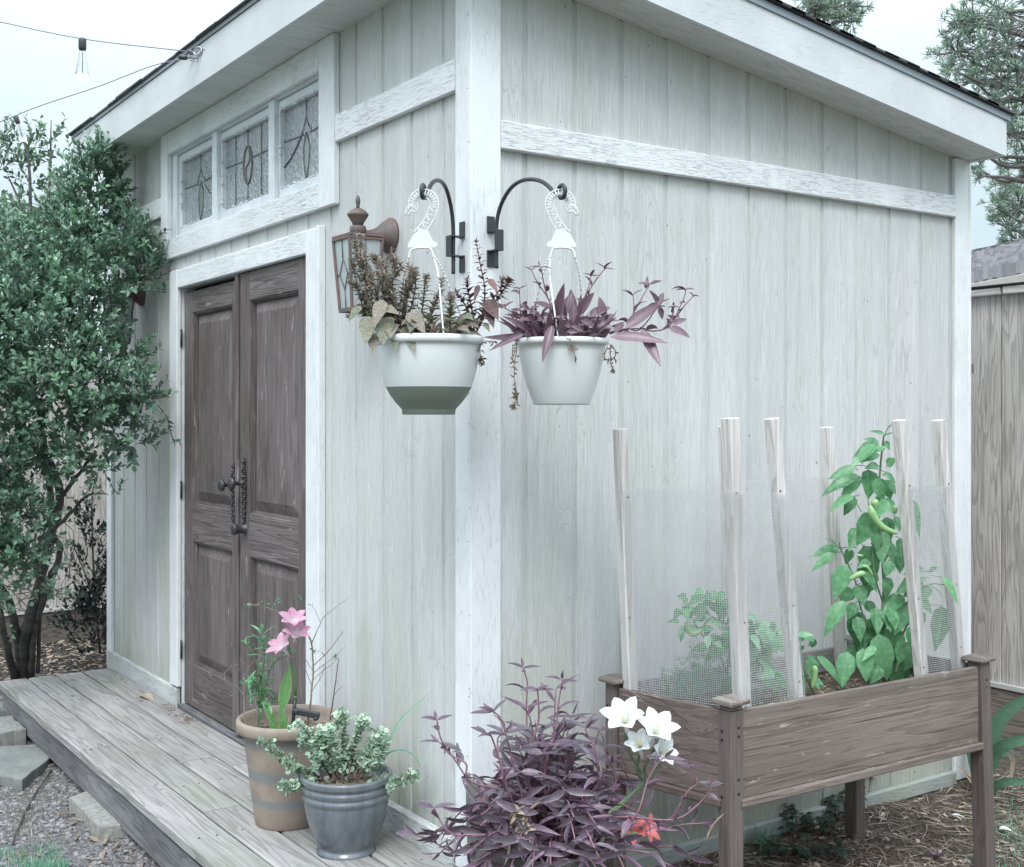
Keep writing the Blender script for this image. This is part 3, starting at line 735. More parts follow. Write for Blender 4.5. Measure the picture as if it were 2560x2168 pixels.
slab('concrete_block', [zp(173, 1992, -.088), zp(247, 2066, -.088), zp(330, 2058, -.088), (-1.75, -.42), (-2.2, -.42)], -.165, -.088, 'concrete', 'rough concrete block wedged under the front edge of the deck', 'block', rag=.0012)
slab('paving_stone', [zp(-90, 1868, -.10), zp(90, 1861, -.10), zp(132, 1888, -.10), zp(52, 1950, -.10), zp(0, 1938, -.10), zp(-110, 1990, -.1)], -.16, -.10, 'stone', 'flat grey flagstone with a pointed front corner left of the deck', 'paving stone', 'flagstones beside the deck')
slab('paving_stone', [zp(-90, 1795, -.06), zp(28, 1790, -.06), zp(62, 1822, -.06), zp(-10, 1836, -.06), zp(-90, 1838, -.06)], -.16, -.06, 'concrete', 'rough thick stone block behind the pointed flagstone, by the deck end', 'paving stone', 'flagstones beside the deck')
slab('paving_stone', [zp(-110, 1760, -.07), zp(12, 1752, -.07), zp(30, 1775, -.07), zp(-90, 1785, -.07)], -.14, -.07, 'stone', 'dark stone at the left edge beside the far end of the deck', 'paving stone', 'flagstones beside the deck')

# ================================================================ FENCES
def fence(axis, c, a, b, zk, zt, label, widths, back=1):
    t = thing('wooden_fence', (c if axis == 'y' else (a+b)/2, c if axis == 'x' else (a+b)/2, 0), label, 'fence')
    m = MB(); u = a; k = 0
    while u < b:
        w = widths[k % len(widths)]*U(.97, 1.03); k += 1; d = U(0, .006)
        if axis == 'x': m.box(u+.002, u+w-.003, c+d, c+.02+d, zk, zt, bev=.002)
        else: m.box(c-.02-d, c-d, u+.002, u+w-.003, zk, zt, bev=.002)
        u += w
    m.build('pickets', 'fence_z', t)
    m = MB()
    (m.box(a, b, c-.012, c+.026, -.04, zk-.022) if axis == 'x' else m.box(c-.026, c+.012, a, b, -.04, zk-.022))
    m.build('kickboard', 'kick_x' if axis == 'x' else 'kick_y', t)
    m = MB()
    (m.box(a, b, c-.022, c+.026, zk-.0215, zk-.0005) if axis == 'x' else m.box(c-.026, c+.022, a, b, zk-.0215, zk-.0005))
    m.build('lip_rail', 'fence_light', t)
    return t
FY = 3.075
zt = PY(2421, 735, FY).z
ft = fence('x', FY, -5.3, 3.4, .255, zt, 'weathered grey plank fence to the right of the shed, below a shingled roof', [.195, .21, .20])
m = MB()
xj = PY(2513, 730, FY).x
zr0 = PY(2421, 745.5, FY).z; zr1 = PY(2421, 728, FY).z
m.box(-5.3, xj-.008, FY-.03, FY-.002, zr0, zr1, bev=.003); m.box(xj+.004, 3.4, FY-.03, FY-.002, zr0, zr1+.003, bev=.003)
m.build('top_rail', 'fence_rail', ft)
m = MB(); m.box(-5.3, 3.4, FY-.035, FY+.05, zr1+.006, zr1+.014); m.build('gap_shade_strip', 'dark', ft)  # black strip painting the shaded gap between fence rail and neighbour roof
fl = fence('y', -5.35, -6, 3.0, .20, 1.95, 'dim plank fence behind the shrub at the left, with a pale bottom rail', [.14, .145, .15])

# ================================================================ NEIGHBOUR ROOF
e0, e1 = D(2250, 733, 8.9), D(2700, 651, 6.9); e0.z = e1.z = D(2421, 705, 8.0).z
r0, r1 = D(2250, 667, 10.8), D(2700, 588, 8.6); r0.z = r1.z = D(2421, 642, 9.75).z
nb = thing('neighbour_house', (r0.x, r0.y, 0), 'neighbouring building showing a grey shingled roof over the right fence', 'building')
m = MB(); rows = 15
ex = (e1-e0)
for i in range(rows):
    t0, t1 = i/rows, (i+1)/rows
    nx = 40
    for j in range(nx):
        u0, u1 = j/nx+(.012 if i % 2 else 0), (j+1)/nx+(.012 if i % 2 else 0)
        lift = V((0, 0, .06+U(0, .02)))
        A = e0.lerp(e1, u0).lerp(r0.lerp(r1, u0), t0)+lift; B = e0.lerp(e1, u1).lerp(r0.lerp(r1, u1), t0)+lift
        C_ = e0.lerp(e1, u1).lerp(r0.lerp(r1, u1), t1); D_ = e0.lerp(e1, u0).lerp(r0.lerp(r1, u0), t1)
        dn = V((0, 0, -.08)); m.add([A, B, C_, D_, A+dn, B+dn], [(0, 1, 2, 3), (4, 5, 1, 0)], (random.random(), 0, 0))
rf = m.build('roof', 'shingle_far', nb)
m = MB(); m.beam(e0+V((0, 0, -.10)), e1+V((0, 0, -.10)), .03, .17, bev=.004, up=V((0, 0, 1)), roll=0); m.build('fascia', mat_painted('beige_fascia', base=(.50, .47, .44), axis='x', dens=-1), rf)
m = MB(); m.beam(r0+V((0, 0, .03)), r1+V((0, 0, .03)), .16, .03); m.build('ridge_cap', 'shingle', rf)
nrm = (e1-e0).cross(V((0, 0, 1))).normalized()
if nrm.dot(r0-e0) < 0: nrm = -nrm
w0 = e0+nrm*.3; w1 = e1+nrm*.3; m = MB(); m.add([(w0.x, w0.y, -.05), (w1.x, w1.y, -.05), (w1.x, w1.y, e0.z), (w0.x, w0.y, e0.z)], [(0, 1, 2, 3)]); m.build('wall', 'base_y', nb); m = MB(); b2 = r0+(r0-e0); b3 = r1+(r1-e1)
m.add([(b2.x, b2.y, -.05), (b3.x, b3.y, -.05), (b3.x, b3.y, e0.z), (b2.x, b2.y, e0.z)], [(0, 1, 2, 3)]); m.build('wall', 'base_y', nb)
m = MB(); m.add([tuple(r0), tuple(r1), (b3.x, b3.y, e0.z), (b2.x, b2.y, e0.z)], [(0, 1, 2, 3)]); m.build('rear_slope', 'shingle_far', nb)

M['stamen'] = mat_plain('stamen', (.62, .60, .36), .7)
# ================================================================ WALL LANTERNS
def lantern(cx, wy, z0, label):
    """cx centre x on the wall face y=wy; body hangs .135 out; z0 = height of back plate centre"""
    t = thing('wall_lantern', (cx, wy, z0), label, 'wall lamp', 'wall lanterns beside the doors')
    Rm = Matrix.Rotation(math.pi/2, 4, 'X')
    m = MB(); m.lathe((cx, wy, z0), [(.0005, 0), (.062, 0), (.062, .008), (.056, .016), (.050, .018), (.047, .030), (.040, .036), (.026, .052), (.018, .068), (.013, .085), (.0115, .10), (.012, .118), (.0005, .119)], 36, m=Rm)
    for q in (-1, 1): m.lathe((cx+q*.034, wy-.034, z0), [(.0005, 0), (.005, 0), (.005, .006), (.0005, .008)], 8, m=Rm)
    m.build('back_plate', 'copper', t)
    by = wy-.125; zt_ = z0-.010
    m = MB()
    m.lathe((cx, by, z0), [(.0005, -.012), (.027, -.012), (.028, .018), (.024, .024), (.0005, .024)], 28)
    m.lathe((cx, by, z0), [(.0005, .022), (.017, .024), (.020, .034), (.034, .056), (.037, .060), (.0345, .066), (.024, .076), (.012, .083), (.0005, .084)], 28)
    m.lathe((cx, by, z0), [(.0005, .083), (.006, .084), (.0055, .094), (.008, .100), (.0085, .112), (.005, .124), (.0005, .128)], 16)
    m.build('finial_cap', 'copper', t)
    T, B, zt2, zb = .062, .045, z0-.022, z0-.262
    m = MB()
    m.bbox(Matrix.Translation((cx, by, zt2+.006)), T+.004, T+.004, .006, bev=.002)
    cor = [(1, 1), (1, -1), (-1, -1), (-1, 1)]
    P = lambda s, f, k: V((cx+s[0]*k, by+s[1]*k, zt2+(zb-zt2)*f))
    for s in cor: m.beam(P(s, 0, T), P(s, 1, B), .009, .009, bev=.001, up=V((1, 1, 0)))
    for i in range(4):
        a, b = cor[i], cor[(i+1) % 4]
        m.beam(P(a, 0, T), P(b, 0, T), .008, .012, bev=.001); m.beam(P(a, 1, B), P(b, 1, B), .010, .014, bev=.001)
    m.build('lamp_frame', 'copper', t)
    g = MB()
    for i in range(4):
        a, b = cor[i], cor[(i+1) % 4]; k0, k1 = T-.003, B-.003
        g.add([P(a, .02, k0), P(b, .02, k0), P(b, .98, k1), P(a, .98, k1)], [(0, 1, 2, 3)], (.2*i, 0, 0))
    g.build('lamp_glass', 'lamp_glass', t)
    l = MB()
    for i in range(4):
        a, b = V((*cor[i], 0)), V((*cor[(i+1) % 4], 0))
        def Q(u, f): k = T+(B-T)*f-.0005; s = a.lerp(b, u); return V((cx+s.x*k, by+s.y*k, zt2+(zb-zt2)*f))
        for path in ([(.5, 0), (.5, .28)], [(.5, .28), (.22, .5), (.5, .72), (.78, .5), (.5, .28)], [(.5, .72), (.5, 1)], [(0, .5), (.22, .5)], [(.78, .5), (1, .5)]):
            l.tube([Q(*p) for p in path], .0019, 5)
    l.build('leading', 'lead', t)
    m = MB(); m.tube([(cx, by, zb+.01), (cx, by, zb+.03)], .03, 12); m.tube([(cx, by, zb+.03), (cx, by, zb+.10)], .009, 10); m.build('lamp_socket', 'white_plastic', t)
    return t
lantern(-.552, .018, 2.118, 'rusty copper wall lantern with leaded glass right of the doors, beside the window corner')
lantern(-3.345, .018, 2.150, 'dark wall lantern half hidden by the leafy shrub left of the doors')

# ================================================================ PLANT HOOKS + HANGING BASKETS
def hook(base, out, tip, label, wall):
    """bracket on the corner board at base; arm swings to tip"""
    t = thing('plant_hook', base, label, 'plant hook', 'black swivel plant hooks on the corner post')
    base = V(base); o = V(out); s = V((0, 0, 1)).cross(o).normalized()
    m = MB(); R = Matrix((s, o, V((0, 0, 1)))).transposed().to_4x4()
    B = lambda ds, do, dz, hs, ho, hz: m.bbox(Matrix.Translation(base+s*ds+o*do+V((0, 0, dz))) @ R, hs, ho, hz, bev=.0015)
    B(0, .0025, .052, .014, .0025, .026); B(0, .0025, -.052, .014, .0025, .026)
    B(0, .026, .030, .013, .024, .0022); B(0, .026, -.030, .013, .024, .0022)
    B(0, .0505, 0, .0145, .0022, .032)
    m.lathe(base+V((0, 0, .066)), [(.0005, 0), (.005, 0), (.004, .003), (.0005, .0035)], 8, m=Matrix.Rotation(math.pi/2, 4, 'X') if abs(o.y) > .5 else Matrix.Rotation(math.pi/2, 4, 'Y'))
    m.build('bracket', 'black_metal', t)
    pv = base+o*.034; tip = V(tip); h = tip-pv; h.z = 0; Lh = h.length; h.normalize(); zz = tip.z-pv.z
    pts = [pv+V((0, 0, -.085)), pv+V((0, 0, -.03)), pv+V((0, 0, .04))]+[pv+h*Lh*f_+V((0, 0, z_*(zz+.066)/.157)) for f_, z_ in ((.035, .082), (.12, .118), (.25, .146), (.40, .157), (.56, .154), (.72, .140), (.85, .116), (.94, .090))]
    c = tip+V((0, 0, .004)); rr = .018
    for k in range(9):
        a = -math.pi*.75+k*math.pi*1.75/8; pts.append(c+h*(rr*math.cos(a)*.9+.008)+V((0, 0, rr*math.sin(a))))
    a = MB(); a.tube(cat_rom(pts, 6), .0062, 10); a.build('arm', 'black_metal', t)
    return t, h
tipL, tipR = D(1060, 484, 3.37), D(1400, 484, 3.385)
hook((-.052, -.001, 2.02), (0, -1, 0), tipL, 'black swivel plant hook left of the corner post, swung towards the viewer', 'l')
hook((.0046, .064, 2.035), (1, 0, 0), tipR, 'black swivel plant hook right of the corner post, arm reaching right', 'r')

def basket(c, prof, tip, label, two_tone, flip, rods, lug=.22):
    c = V(c); t = thing('hanging_basket', c, label, 'hanging pot', 'white hanging baskets on the corner hooks')
    rt = prof[-1][0]; H = prof[-1][1]
    m = MB()
    outer = prof if not two_tone else prof
    def split(lo, hi): return [p for p in prof if lo <= p[1] <= hi]
    inner = [(rt-.004, H-.001), (rt-.014, H-.004), (rt-.018, H-.05), (rt-.03, H-.06)]
    if two_tone:
        k = [i for i, p in enumerate(prof) if p[1] <= two_tone]; kk = k[-1]
        m.lathe(c, prof[kk:]+inner, 64); pot = m.build('pot', 'white_plastic', t)
        b = MB(); b.lathe(c, [(.0005, prof[0][1])]+prof[:kk+1], 64); b.build('pot_base', 'grey_base', pot)
    else:
        m.lathe(c, [(.0005, prof[0][1])]+prof+inner, 64); pot = m.build('pot', 'white_plastic', t)
    s = MB(); s.lathe(c, [(.0005, H-.018), (rt*.5, H-.02), (rt-.017, H-.03)], 32); s.build('potting_soil', 'soil', pot)
    # white plastic swan hook with triangular webbing, flat in the plane facing the viewer
    fx = V((XA[0], YA[0], 0)).normalized()*flip; up = V((0, 0, 1)); nn = fx.cross(up)
    tip = V(tip); hk = MB()
    cen = tip+V((0, 0, -.006-.028)); P = lambda x, z: cen+fx*x+up*z
    cl = []
    for k in range(13):
        a = math.radians(205-k*19); r_ = .030
        cl.append((r_*math.cos(a)-.001, r_*math.sin(a)+.004))
    cl = [(-.050, -.028), (-.040, -.008)]+cl
    cl += [(.014, -.040), (-.004, -.066), (-.022, -.086)]
    path = cat_rom([P(x, z) for x, z in cl], 4); n_ = len(path)
    wid = [.003+.009*min(1, i/10)*1. for i in range(n_)]
    L_, R_ = [], []
    for i, p in enumerate(path):
        d = (path[min(i+1, n_-1)]-path[max(i-1, 0)]).normalized(); sd_ = d.cross(nn)
        L_.append(p+sd_*wid[i]); R_.append(p-sd_*wid[i])
    hk.tube(L_, .0022, 6); hk.tube(R_, .0022, 6)
    for i in range(2, n_-2, 3):
        hk.tube([L_[i], R_[min(i+2, n_-1)]], .0017, 5); hk.tube([R_[min(i+2, n_-1)], L_[min(i+3, n_-1)]], .0017, 5)
    # solid shoulder plate with arch
    A = [(-.010, -.066), (-.030, -.083), (-.045, -.108), (-.046, -.118), (.030, -.118), (.038, -.112), (.036, -.104), (.026, -.100), (.018, -.083), (.012, -.070)]
    for s_ in (-.0016, .0016): pass
    fr = [P(x, z)+nn*.002 for x, z in A]; bk = [P(x, z)-nn*.002 for x, z in A]; q = len(A)
    hk.add(fr+bk, [tuple(range(q)), tuple(reversed(range(q, 2*q)))]+[(i, q+i, q+(i+1) % q, (i+1) % q) for i in range(q)])
    arch = cat_rom([P(-.043, -.150), P(-.038, -.128), P(-.022, -.120), P(.004, -.119), P(.020, -.124), P(.028, -.150)], 5); hk.tube(arch, .0032, 6)
    hk.build('swan_hook', 'white_plastic', t)
    starts = [P(-.043, -.148), P(.028, -.148), P(.028, -.140)]
    for i, (ra, rb) in enumerate(rods):
        ra, rb = V((ra, rb)).normalized()*(rt-.008); e = c+V((XA[0], YA[0], 0))*ra+V((-XA[1], -YA[1], 0))*rb+V((0, 0, H-.004)); a = starts[i]
        md = a.lerp(e, .35)+V((0, 0, -.0))
        r = MB(); pts = cat_rom([a, a.lerp(e, .2)+fx*(.006 if i else -.006), a.lerp(e, .55)+fx*(.004 if i else -.004), e], 6)
        r.tube(pts, .0024 if i < 2 else .0016, 6)
        # twisted ridges
        for k in range(2, len(pts)-1):
            r.tube([pts[k]-up*.002, pts[k]+up*.003], .0031, 5)
        r.tube([e+up*.004, e+fx*.004-up*.006, e-up*.012], .0026, 5)
        r.build('hanger_rod', 'white_plastic', t)
    return t
cl_ = D(1072, 842, 3.36); cr_ = D(1404, 848, 3.385)
HB = .219
cL = (cl_.x, cl_.y, cl_.z-HB); cR = (cr_.x, cr_.y, cr_.z-.186)
camdir = math.atan2(CAM.y-cl_.y, CAM.x-cl_.x)
profL = [(.070, 0), (.072, .002), (.073, .014), (.075, .017), (.090, .034), (.103, .052), (.113, .070), (.1165, .077), (.122, .095), (.131, .13), (.1365, .165), (.1385, .190), (.1388, .196), (.146, .197), (.1495, .201), (.151, .209), (.149, .216), (.145, .219)]
profR = [(.078, 0), (.080, .003), (.081, .005), (.091, .03), (.104, .07), (.114, .11), (.121, .148), (.1235, .168), (.131, .169), (.1335, .173), (.134, .179), (.132, .184), (.129, .186)]
profL = [(r_*1.035, h_) for r_, h_ in profL]
basket(cL, profL, tipL, 'white hanging pot with a grey green lower band, left of the corner post', .078, 1, ((-.7, -.7), (.35, .95), (.8, -.6)))
basket(cR, profR, tipR, 'plain all white hanging pot right of the corner post', 0, -1, ((.6, -.8), (-.12, 1), (-.8, -.6)))

# ================================================================ PURPLE HEART PLANTS
def lance(t): return math.sin(math.pi*min(1, t)**.68)**.85
def ovate(t): return math.sin(math.pi*t**.58)
def stemline(mb, pts, r0, r1, n=6): mb.tube(pts, [r0+(r1-r0)*i/(len(pts)-1) for i in range(len(pts))], n)
def purple_stem(st, lf, pts, node=.05, L=.085, W=.021, r=.0036, pair=True, spread=1.05, start=0., tone=None):
    c = cat_rom(pts, 6); stemline(st, c, r*.7, r*.42, 7)
    acc = 0; side = 1; tot = sum((c[i+1]-c[i]).length for i in range(len(c)-1)); run = 0; nxt = tot*start
    for i in range(1, len(c)):
        seg = (c[i]-c[i-1]).length; run += seg
        if run >= nxt or i == len(c)-1:
            last = i == len(c)-1
            d = (c[i]-c[i-1]).normalized(); f = run/tot
            s = d.cross(V((0, 0, 1)))
            if s.length < .1: s = d.cross(V((XA[1], YA[1], 0)))
            s.normalize(); q = Matrix.Rotation(U(-.7, .7), 3, d); s = q @ s
            tn = tone if tone is not None else U(0, 1)
            if last:
                for sg in (-1, 1):
                    s2 = (V((XA[0], YA[0], 0))+rnd_dir()*.45).normalized()
                    lf.leaf(c[i]-d*.004, (d*.35+s2*sg).normalized(), d*1.1+V((0, 0, .2))+camd*.35, L*.62*U(.85, 1.1), W*1.0, .35, U(.0, .5), 6, lance, r=min(1, tn*.5))
                if random.random() < .5: lf.leaf(c[i], (d+s*.3).normalized(), s, L*.35, W*.6, .7, .1, 4, lance, r=tn*.4)
            else:
                side = -side
                sc = 1.-.35*f
                lf.leaf(c[i], (d*U(.5, 1.5)+s*side*spread+V((0, 0, U(-.1, .25)))).normalized(), V((0, 0, .7))+d*.3+rnd_dir()*.9+camd*U(0, .25), L*sc*U(.7, 1.25), W*1.25*sc*U(.8, 1.15), U(.4, .95), U(.3, 1.5), 7, lance, r=U(0, 1) if tone is None else min(1, max(0, tone+U(-.25, .25))))
            pass
            nxt = run+node*U(.8, 1.2)
t = thing('purple_heart_plant', (cR[0], cR[1], cR[2]+.15), 'purple trailing plant with pointed leaves growing in the plain white hanging pot', 'plant')
st, lf = MB(), MB()
def I7(x, y, dz=0.): return D(1150+x/2.672, 420+y/2.672, 3.385+dz)
for path, L, nd in (
    ([(640, 1090), (625, 960), (580, 850), (550, 720), (540, 655)], .05, .055), ([(620, 1090), (600, 900), (520, 770), (475, 680)], .045, .06),
    ([(700, 1080), (800, 930), (860, 790), (875, 715)], .05, .045), ([(760, 1080), (830, 880), (900, 760), (975, 665)], .055, .05),
    ([(560, 1080), (470, 1030), (410, 990), (400, 880), (397, 800)], .045, .04), ([(560, 1100), (440, 1020), (340, 960), (290, 930)], .05, .035),
    ([(860, 1110), (1000, 1100), (1110, 1070), (1170, 950), (1260, 790), (1275, 770)], .06, .05), ([(1000, 1110), (1110, 1072), (1200, 1080), (1320, 930), (1335, 900)], .055, .07),
    ([(1100, 1075), (1210, 1075), (1290, 1090), (1380, 1070), (1430, 1010), (1495, 870), (1510, 805)], .055, .045), ([(1390, 1060), (1440, 1000), (1500, 920), (1565, 850)], .03, .05),
    ([(1380, 1060), (1420, 980), (1430, 920)], .032, .04), ([(1110, 1070), (1160, 960), (1155, 840)], .05, .04),
    ([(700, 1050), (600, 1040), (500, 1040), (430, 1050)], .07, .09)):
    k = U(-.05, .03)
    purple_stem(st, lf, [I7(x, y, k+U(-.01, .01)) for x, y in path], nd, L, .017, .0034)
# signature long leaves: base -> tip in the photograph
for (bx, by, tx, ty, W, cv) in ((520, 1130, 155, 1105, .026, -.5), (440, 1110, 205, 1228, .020, .2), (620, 1045, 558, 1290, .026, .35), (720, 1080, 770, 1060, .02, .3), (740, 1030, 1010, 1105, .034, .7), (1100, 1075, 1345, 880, .036, -.35),
    (1000, 1130, 1370, 1195, .032, .45), (1210, 1075, 1345, 1325, .030, -.3), (1390, 1070, 1530, 1140, .025, .4), (1420, 1050, 1518, 1015, .02, .3), (620, 950, 480, 905, .02, .5), (680, 1000, 750, 840, .03, .2), (560, 1050, 300, 990, .026, .3),
    (740, 1030, 1060, 1030, .024, .2), (900, 1080, 1030, 980, .026, .3), (860, 1000, 1010, 940, .03, .3), (960, 1000, 930, 865, .024, .2), (800, 980, 895, 840, .034, .2), (650, 980, 695, 780, .028, .2), (640, 1020, 660, 850, .03, .1), (470, 1100, 290, 1000, .022, .2), (750, 1000, 740, 815, .03, .2), (760, 1050, 755, 870, .03, .2), (720, 1090, 735, 1140, .03, .4), (1030, 1100, 1100, 1045, .022, .3), (1320, 930, 1360, 835, .02, .2), (1330, 930, 1350, 1010, .018, .3), (1320, 930, 1268, 825, .024, .2), (1430, 1020, 1385, 985, .014, .2)):
    fr_ = ty > 1150; a, b = I7(bx, by, -.12 if fr_ else U(-.07, -.02)), I7(tx, ty, -.16 if fr_ else U(-.10, .0)); d = b-a
    lf.leaf(a, d+V((0, 0, cv*.3*d.length)), V((0, 0, .6))+camd*.9, d.length*1.05, W*1.2, U(.4, .7), cv*.6, 7, lance, r=U(.3, .95))
cc = V(cR)+V((0, 0, .165))
for i in range(85):
    a = U(0, 6.28); rr = .11*math.sqrt(U(0, 1)); p = cc+V((math.cos(a)*rr, math.sin(a)*rr, U(0, .02)))
    d = V((math.cos(a)*U(.1, 1.0), math.sin(a)*U(.1, 1.), U(.35, 1.4)))
    lf.leaf(p, d, V((0, 0, .5))+camd*.2+rnd_dir()*.9, U(.06, .125), U(.018, .026), U(.4, .9), U(0, .9), 6, lance)
for i in range(14):
    a = U(0, 6.28); p = cc+V((math.cos(a)*.07, math.sin(a)*.07, 0)); e = p+V((math.cos(a)*.05, math.sin(a)*.05, U(.04, .10)))
    purple_stem(st, lf, [p, p.lerp(e, .5)+V((0, 0, .02)), e], .035, .06, .018, .003)
st.build('stem', 'purple_stem', t); lf.build('foliage', 'purple_h', t)
dm = MB()
for path in ([(375, 1150), (380, 1200), (365, 1290), (362, 1380), (370, 1460), (375, 1520), (365, 1600)], [(355, 1180), (350, 1250), (362, 1310), (370, 1330)], [(250, 1172), (180, 1160), (140, 1180), (135, 1230), (140, 1300)],
             [(735, 1140), (740, 1190), (765, 1240), (770, 1300)], [(1005, 1180), (1040, 1220), (1030, 1270), (990, 1285), (965, 1260), (985, 1190)], [(1005, 1180), (1005, 1290), (1020, 1330), (1035, 1365)]):
    dz_ = -.135 if path[0][0] > 300 and path[0][0] < 800 else -.06
    c = cat_rom([I7(x, y, dz_) for x, y in path], 5); dm.tube([p+rnd_dir()*.0012 for p in c], .0016, 5)
    for p in c[::2]:
        for _ in range(2): dm.leaf(p, rnd_dir(-.6), rnd_dir(), U(.008, .018), U(.004, .007), .5, 1.2, 4)
for (x, y) in ((372, 1530), (370, 1510), (365, 1590), (140, 1285), (135, 1295), (755, 1200)):
    for _ in range(9): dm.leaf(I7(x, y, -.13 if x > 300 else -.06), rnd_dir(-.3), rnd_dir(), U(.010, .022), .008, .5, 1.4, 4)
dm.build('dead_stem', 'dry_stem', t)

# ---- big purple plant on the ground
bp = PZ(1372, 2096, .345); gz = gh(bp.x, bp.y)
pt = thing('nursery_pot', (bp.x, bp.y, gz), 'dark olive plastic pot almost hidden under the big purple plant', 'pot')
hp = .345-gz
m = MB(); m.lathe((bp.x, bp.y, gz), [(.0005, 0), (.125, 0), (.13, .01), (.160, hp-.05), (.166, hp-.045), (.172, hp-.03), (.174, hp-.004), (.171, hp), (.160, hp-.004), (.155, hp-.06), (.0005, hp-.055)], 56)
m.build('pot_body', mat_plain('olive_plastic', (.085, .095, .085), .42, bumps=.05), pt)
m = MB(); m.lathe((bp.x, bp.y, gz), [(.0005, hp-.035), (.158, hp-.045)], 30); m.build('potting_soil', 'soil', pt)
def I3(x, y, Z=3.3): return D(1000+x/2.422, 1600+y/2.422, Z)
q0 = I3(590, 1060, 3.62); gp = thing('grey_bowl_planter', (q0.x, q0.y, gh(q0.x, q0.y)), 'round dull grey planter behind the purple plant against the corner post', 'pot')
z_ = gh(q0.x, q0.y); m = MB(); m.lathe((q0.x, q0.y, z_), [(.0005, 0), (.07, 0), (.085, .1), (.095, .3), (.096, .43), (.092, .445), (.085, .44), (.08, .40), (.0005, .40)], 40); m.build('planter_body', mat_plain('dull_grey', (.15, .155, .145), .6, bumps=.1), gp)
t = thing('purple_heart_plant', (bp.x, bp.y, gz+hp-.04), 'large bushy purple plant in the foreground at the foot of the corner post', 'plant')
st, lf = MB(), MB(); root = V((bp.x, bp.y, gz+hp-.03))
paths = [([(760, 900), (770, 600), (765, 400), (770, 260), (745, 165)], .062), ([(880, 800), (940, 560), (960, 380), (985, 240)], .058), ([(560, 1180), (500, 960), (420, 860), (300, 680), (240, 620)], .075),
    ([(430, 860), (400, 750), (300, 690), (245, 590), (222, 480)], .05), ([(700, 800), (620, 500), (560, 430)], .07), ([(820, 700), (840, 480), (835, 330), (825, 290)], .055), ([(560, 1195), (450, 1180), (330, 1180), (260, 1120), (200, 1010)], .075),
    ([(700, 1180), (560, 1195), (430, 1230), (320, 1280), (180, 1210), (80, 1180)], .08), ([(1180, 900), (1200, 720), (1130, 560), (1125, 530)], .07), ([(1150, 850), (1180, 640), (1210, 540)], .06), ([(1400, 1100), (1500, 850), (1560, 750), (1600, 710)], .075),
    ([(1500, 1150), (1640, 1080), (1740, 920), (1800, 860), (1740, 760)], .06), ([(1640, 1090), (1790, 1010), (1880, 910), (1885, 880)], .045), ([(1500, 1160), (1700, 1120), (1830, 1110), (1930, 1100)], .07), ([(1300, 900), (1250, 700), (1230, 640)], .07),
    ([(650, 900), (590, 620), (640, 560)], .07), ([(620, 820), (560, 600), (520, 560)], .065), ([(900, 900), (930, 600), (1000, 460)], .07), ([(1050, 950), (1000, 700), (960, 620)], .075), ([(1400, 1000), (1340, 760), (1290, 720)], .075), ([(1480, 1250), (1650, 1250), (1760, 1310)], .08), ([(1450, 1280), (1600, 1350), (1700, 1390)], .08), ([(650, 1250), (500, 1300), (430, 1400)], .08)]
for path, L in paths:
    Z = U(3.08, 3.42)
    base = root+V((U(-.09, .09), U(-.09, .09), 0))
    P = [base]+[I3(x, y, Z) for x, y in path]
    if (P[1]-base).length > .35: P.insert(1, base.lerp(P[1], .5)+V((0, 0, .05)))
    purple_stem(st, lf, P, U(.042, .056), L*1.4, U(.0185, .0235), .0045)
for i in range(115):
    a = U(0, 6.28); ex = U(.15, 1.) ; rad = .34*ex; hh = (.42-.36*ex)*U(.55, 1.2)
    base = root+V((math.cos(a)*.12*ex, math.sin(a)*.12*ex, 0))
    e = root+V((math.cos(a)*rad*1.05, math.sin(a)*rad, hh-.10*ex*U(0, 2)))
    if e.x < .03 and e.y > -.04: e.x = .06
    if e.y > -.03 and e.x < .04: e.y = -.08
    md = base.lerp(e, .5)+V((0, 0, .10*U(.4, 1.2)))
    purple_stem(st, lf, [base, md, e], U(.032, .044), U(.09, .14), U(.0165, .0225), .004, start=.2)
st.build('stem', 'purple_stem', t)
lf.v = lf.v; lf.build('foliage', 'purple', t)
dm = MB()
c = cat_rom([I3(x, y, 3.05) for x, y in ((740, 1260), (760, 1150), (755, 1070), (720, 1045), (690, 1070))], 5); dm.tube(c, .004, 6)
for p in c: 
    for _ in range(3): dm.leaf(p, rnd_dir(-.3), rnd_dir(), U(.02, .04), .012, .6, 1.6, 5)
for (a, b) in (((1860, 1235), (1935, 1020)), ((650, 1180), (665, 1376)), ((770, 1080), (840, 960))):
    p, q = I3(*a, 3.05), I3(*b, 3.05); dm.leaf(p, q-p, V((0, 0, 1)), (q-p).length, .022, .7, .5, 6, lance)
dm.build('dead_leaf', 'deadleaf', t)

